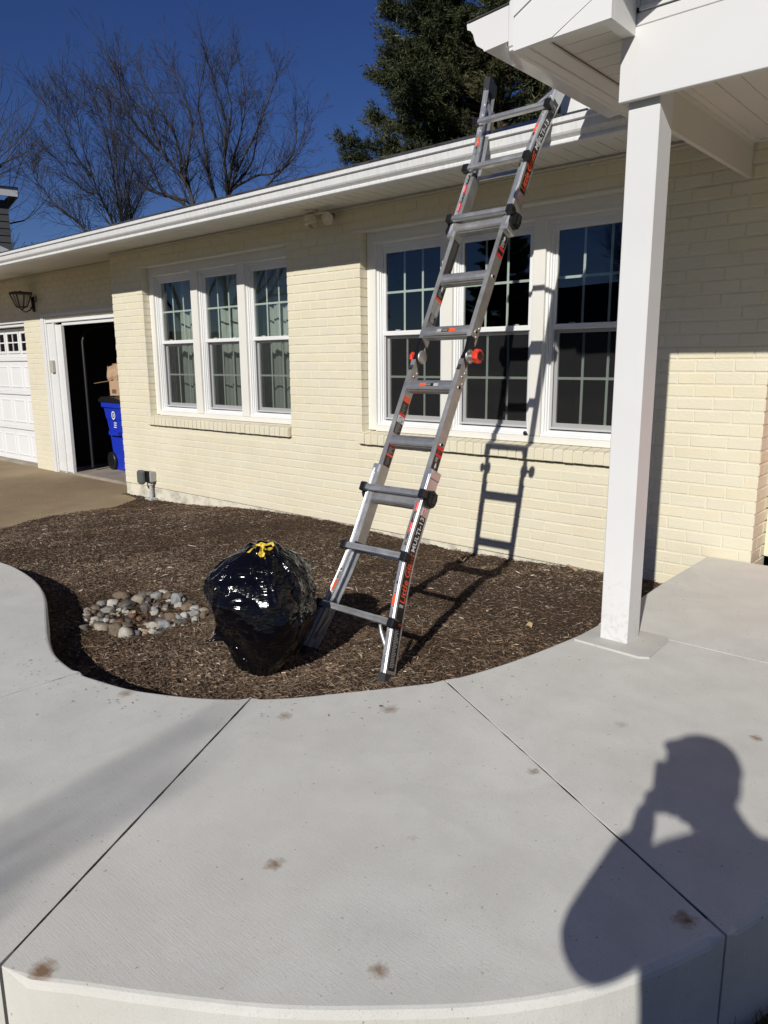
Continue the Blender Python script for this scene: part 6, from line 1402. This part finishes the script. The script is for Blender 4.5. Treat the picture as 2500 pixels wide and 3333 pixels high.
# bits of bark kicked onto the walk, and grass along its outer edge
rn = np.random.default_rng(31); V, F, SH = [], [], []
for q in range(190):
    i = int(rn.integers(2, len(I_) - 8)); x, y = I_[i]; ox, oy = rn.normal(.10, .12), -abs(rn.normal(.06, .10)); x, y = x + abs(ox) * (1 if x > -1.9 else .2), y + (oy if x < -1.45 else 0)
    if inside(np.array([x]), np.array([y]))[0] or y > -.3: continue
    th_ = rn.uniform(0, 3.14); l = rn.uniform(.004, .022); w = rn.uniform(.0015, .004); z = slabz(x, y) + .0015; dx, dy = math.cos(th_), math.sin(th_); b = len(V)
    V += [(x - dx * l / 2, y - dy * l / 2, z), (x + dy * w / 2, y - dx * w / 2, z + .002), (x + dx * l / 2, y + dy * l / 2, z), (x - dy * w / 2, y + dx * w / 2, z + .002)]; F.append((b, b + 1, b + 2, b + 3)); SH.append(rn.uniform(.0, .7))
o = addmesh('bark_crumbs', V, F, MUL, smooth=False, attr=SH); tag(o, 'crumbs of bark scattered on the edge of the walk', 'bark crumbs', kind='stuff')
GRS = mat('dry_grass', (.12, .11, .045), .8); V, F = [], []
for q in range(9000):
    i = int(rn.integers(10, len(O_) - 2)); x, y = O_[i]; x2, y2 = O_[i + 1]; t = rn.random(); x, y = x + (x2 - x) * t, y + (y2 - y) * t; dd = abs(rn.normal(0, .25)) + .01; nx_, ny_ = (y2 - O_[i][1]), -(x2 - O_[i][0]); L_ = math.hypot(nx_, ny_) + 1e-9
    x, y = x - nx_ / L_ * dd, y - ny_ / L_ * dd; h = rn.uniform(.03, .085); a = rn.uniform(0, 6.28); l = rn.normal(0, .03, 2); b = len(V); z = terr(x, y) - .005
    V += [(x - .002 * math.cos(a), y - .002 * math.sin(a), z), (x + .002 * math.cos(a), y + .002 * math.sin(a), z), (x + l[0], y + l[1], z + h)]; F.append((b, b + 1, b + 2))
o = addmesh('grass', V, F, GRS, smooth=False); tag(o, 'short dry grass growing along the outer edge of the walk', 'grass', kind='stuff')
# a few dry leaves on the mulch
LEF = mat('dry_leaf', (.30, .19, .10), .7); LEF2 = mat('pale_leaf', (.42, .32, .20), .7)
for q, (x, y, m_, lb_) in enumerate(((-2.18, -.12, LEF, 'reddish brown leaf lying against the wall foot right of the ladder shadow'), (-1.80, -2.03, LEF2, 'pale curled leaf on the mulch close to the walk edge'), (-1.90, -1.15, LEF2, 'pale leaf on the mulch in the middle right of the bed'), (-2.95, -.28, LEF2, 'tan leaf cluster near the wall under the ladder'))):
    mb = MB(); V = []; n = 9; r = Random = random.Random(q + 5); a0 = r.uniform(0, 6.28)
    for i in range(n):
        a = 2 * math.pi * i / n; rad = (.024 if i % 2 else .036) * (1.3 if i == 0 else 1) * r.uniform(.7, 1.1); V.append((x + math.cos(a + a0) * rad, y + math.sin(a + a0) * rad, gz(x, y) + .022 + .014 * math.sin(a * 2 + q)))
    V.append((x, y, gz(x, y) + .016)); mb.add(V, [(i, (i + 1) % n, n) for i in range(n)]); o = mb.build('dry_leaf', m_, fixn=False); tag(o, lb_, 'leaf', 'dry leaves on the mulch')
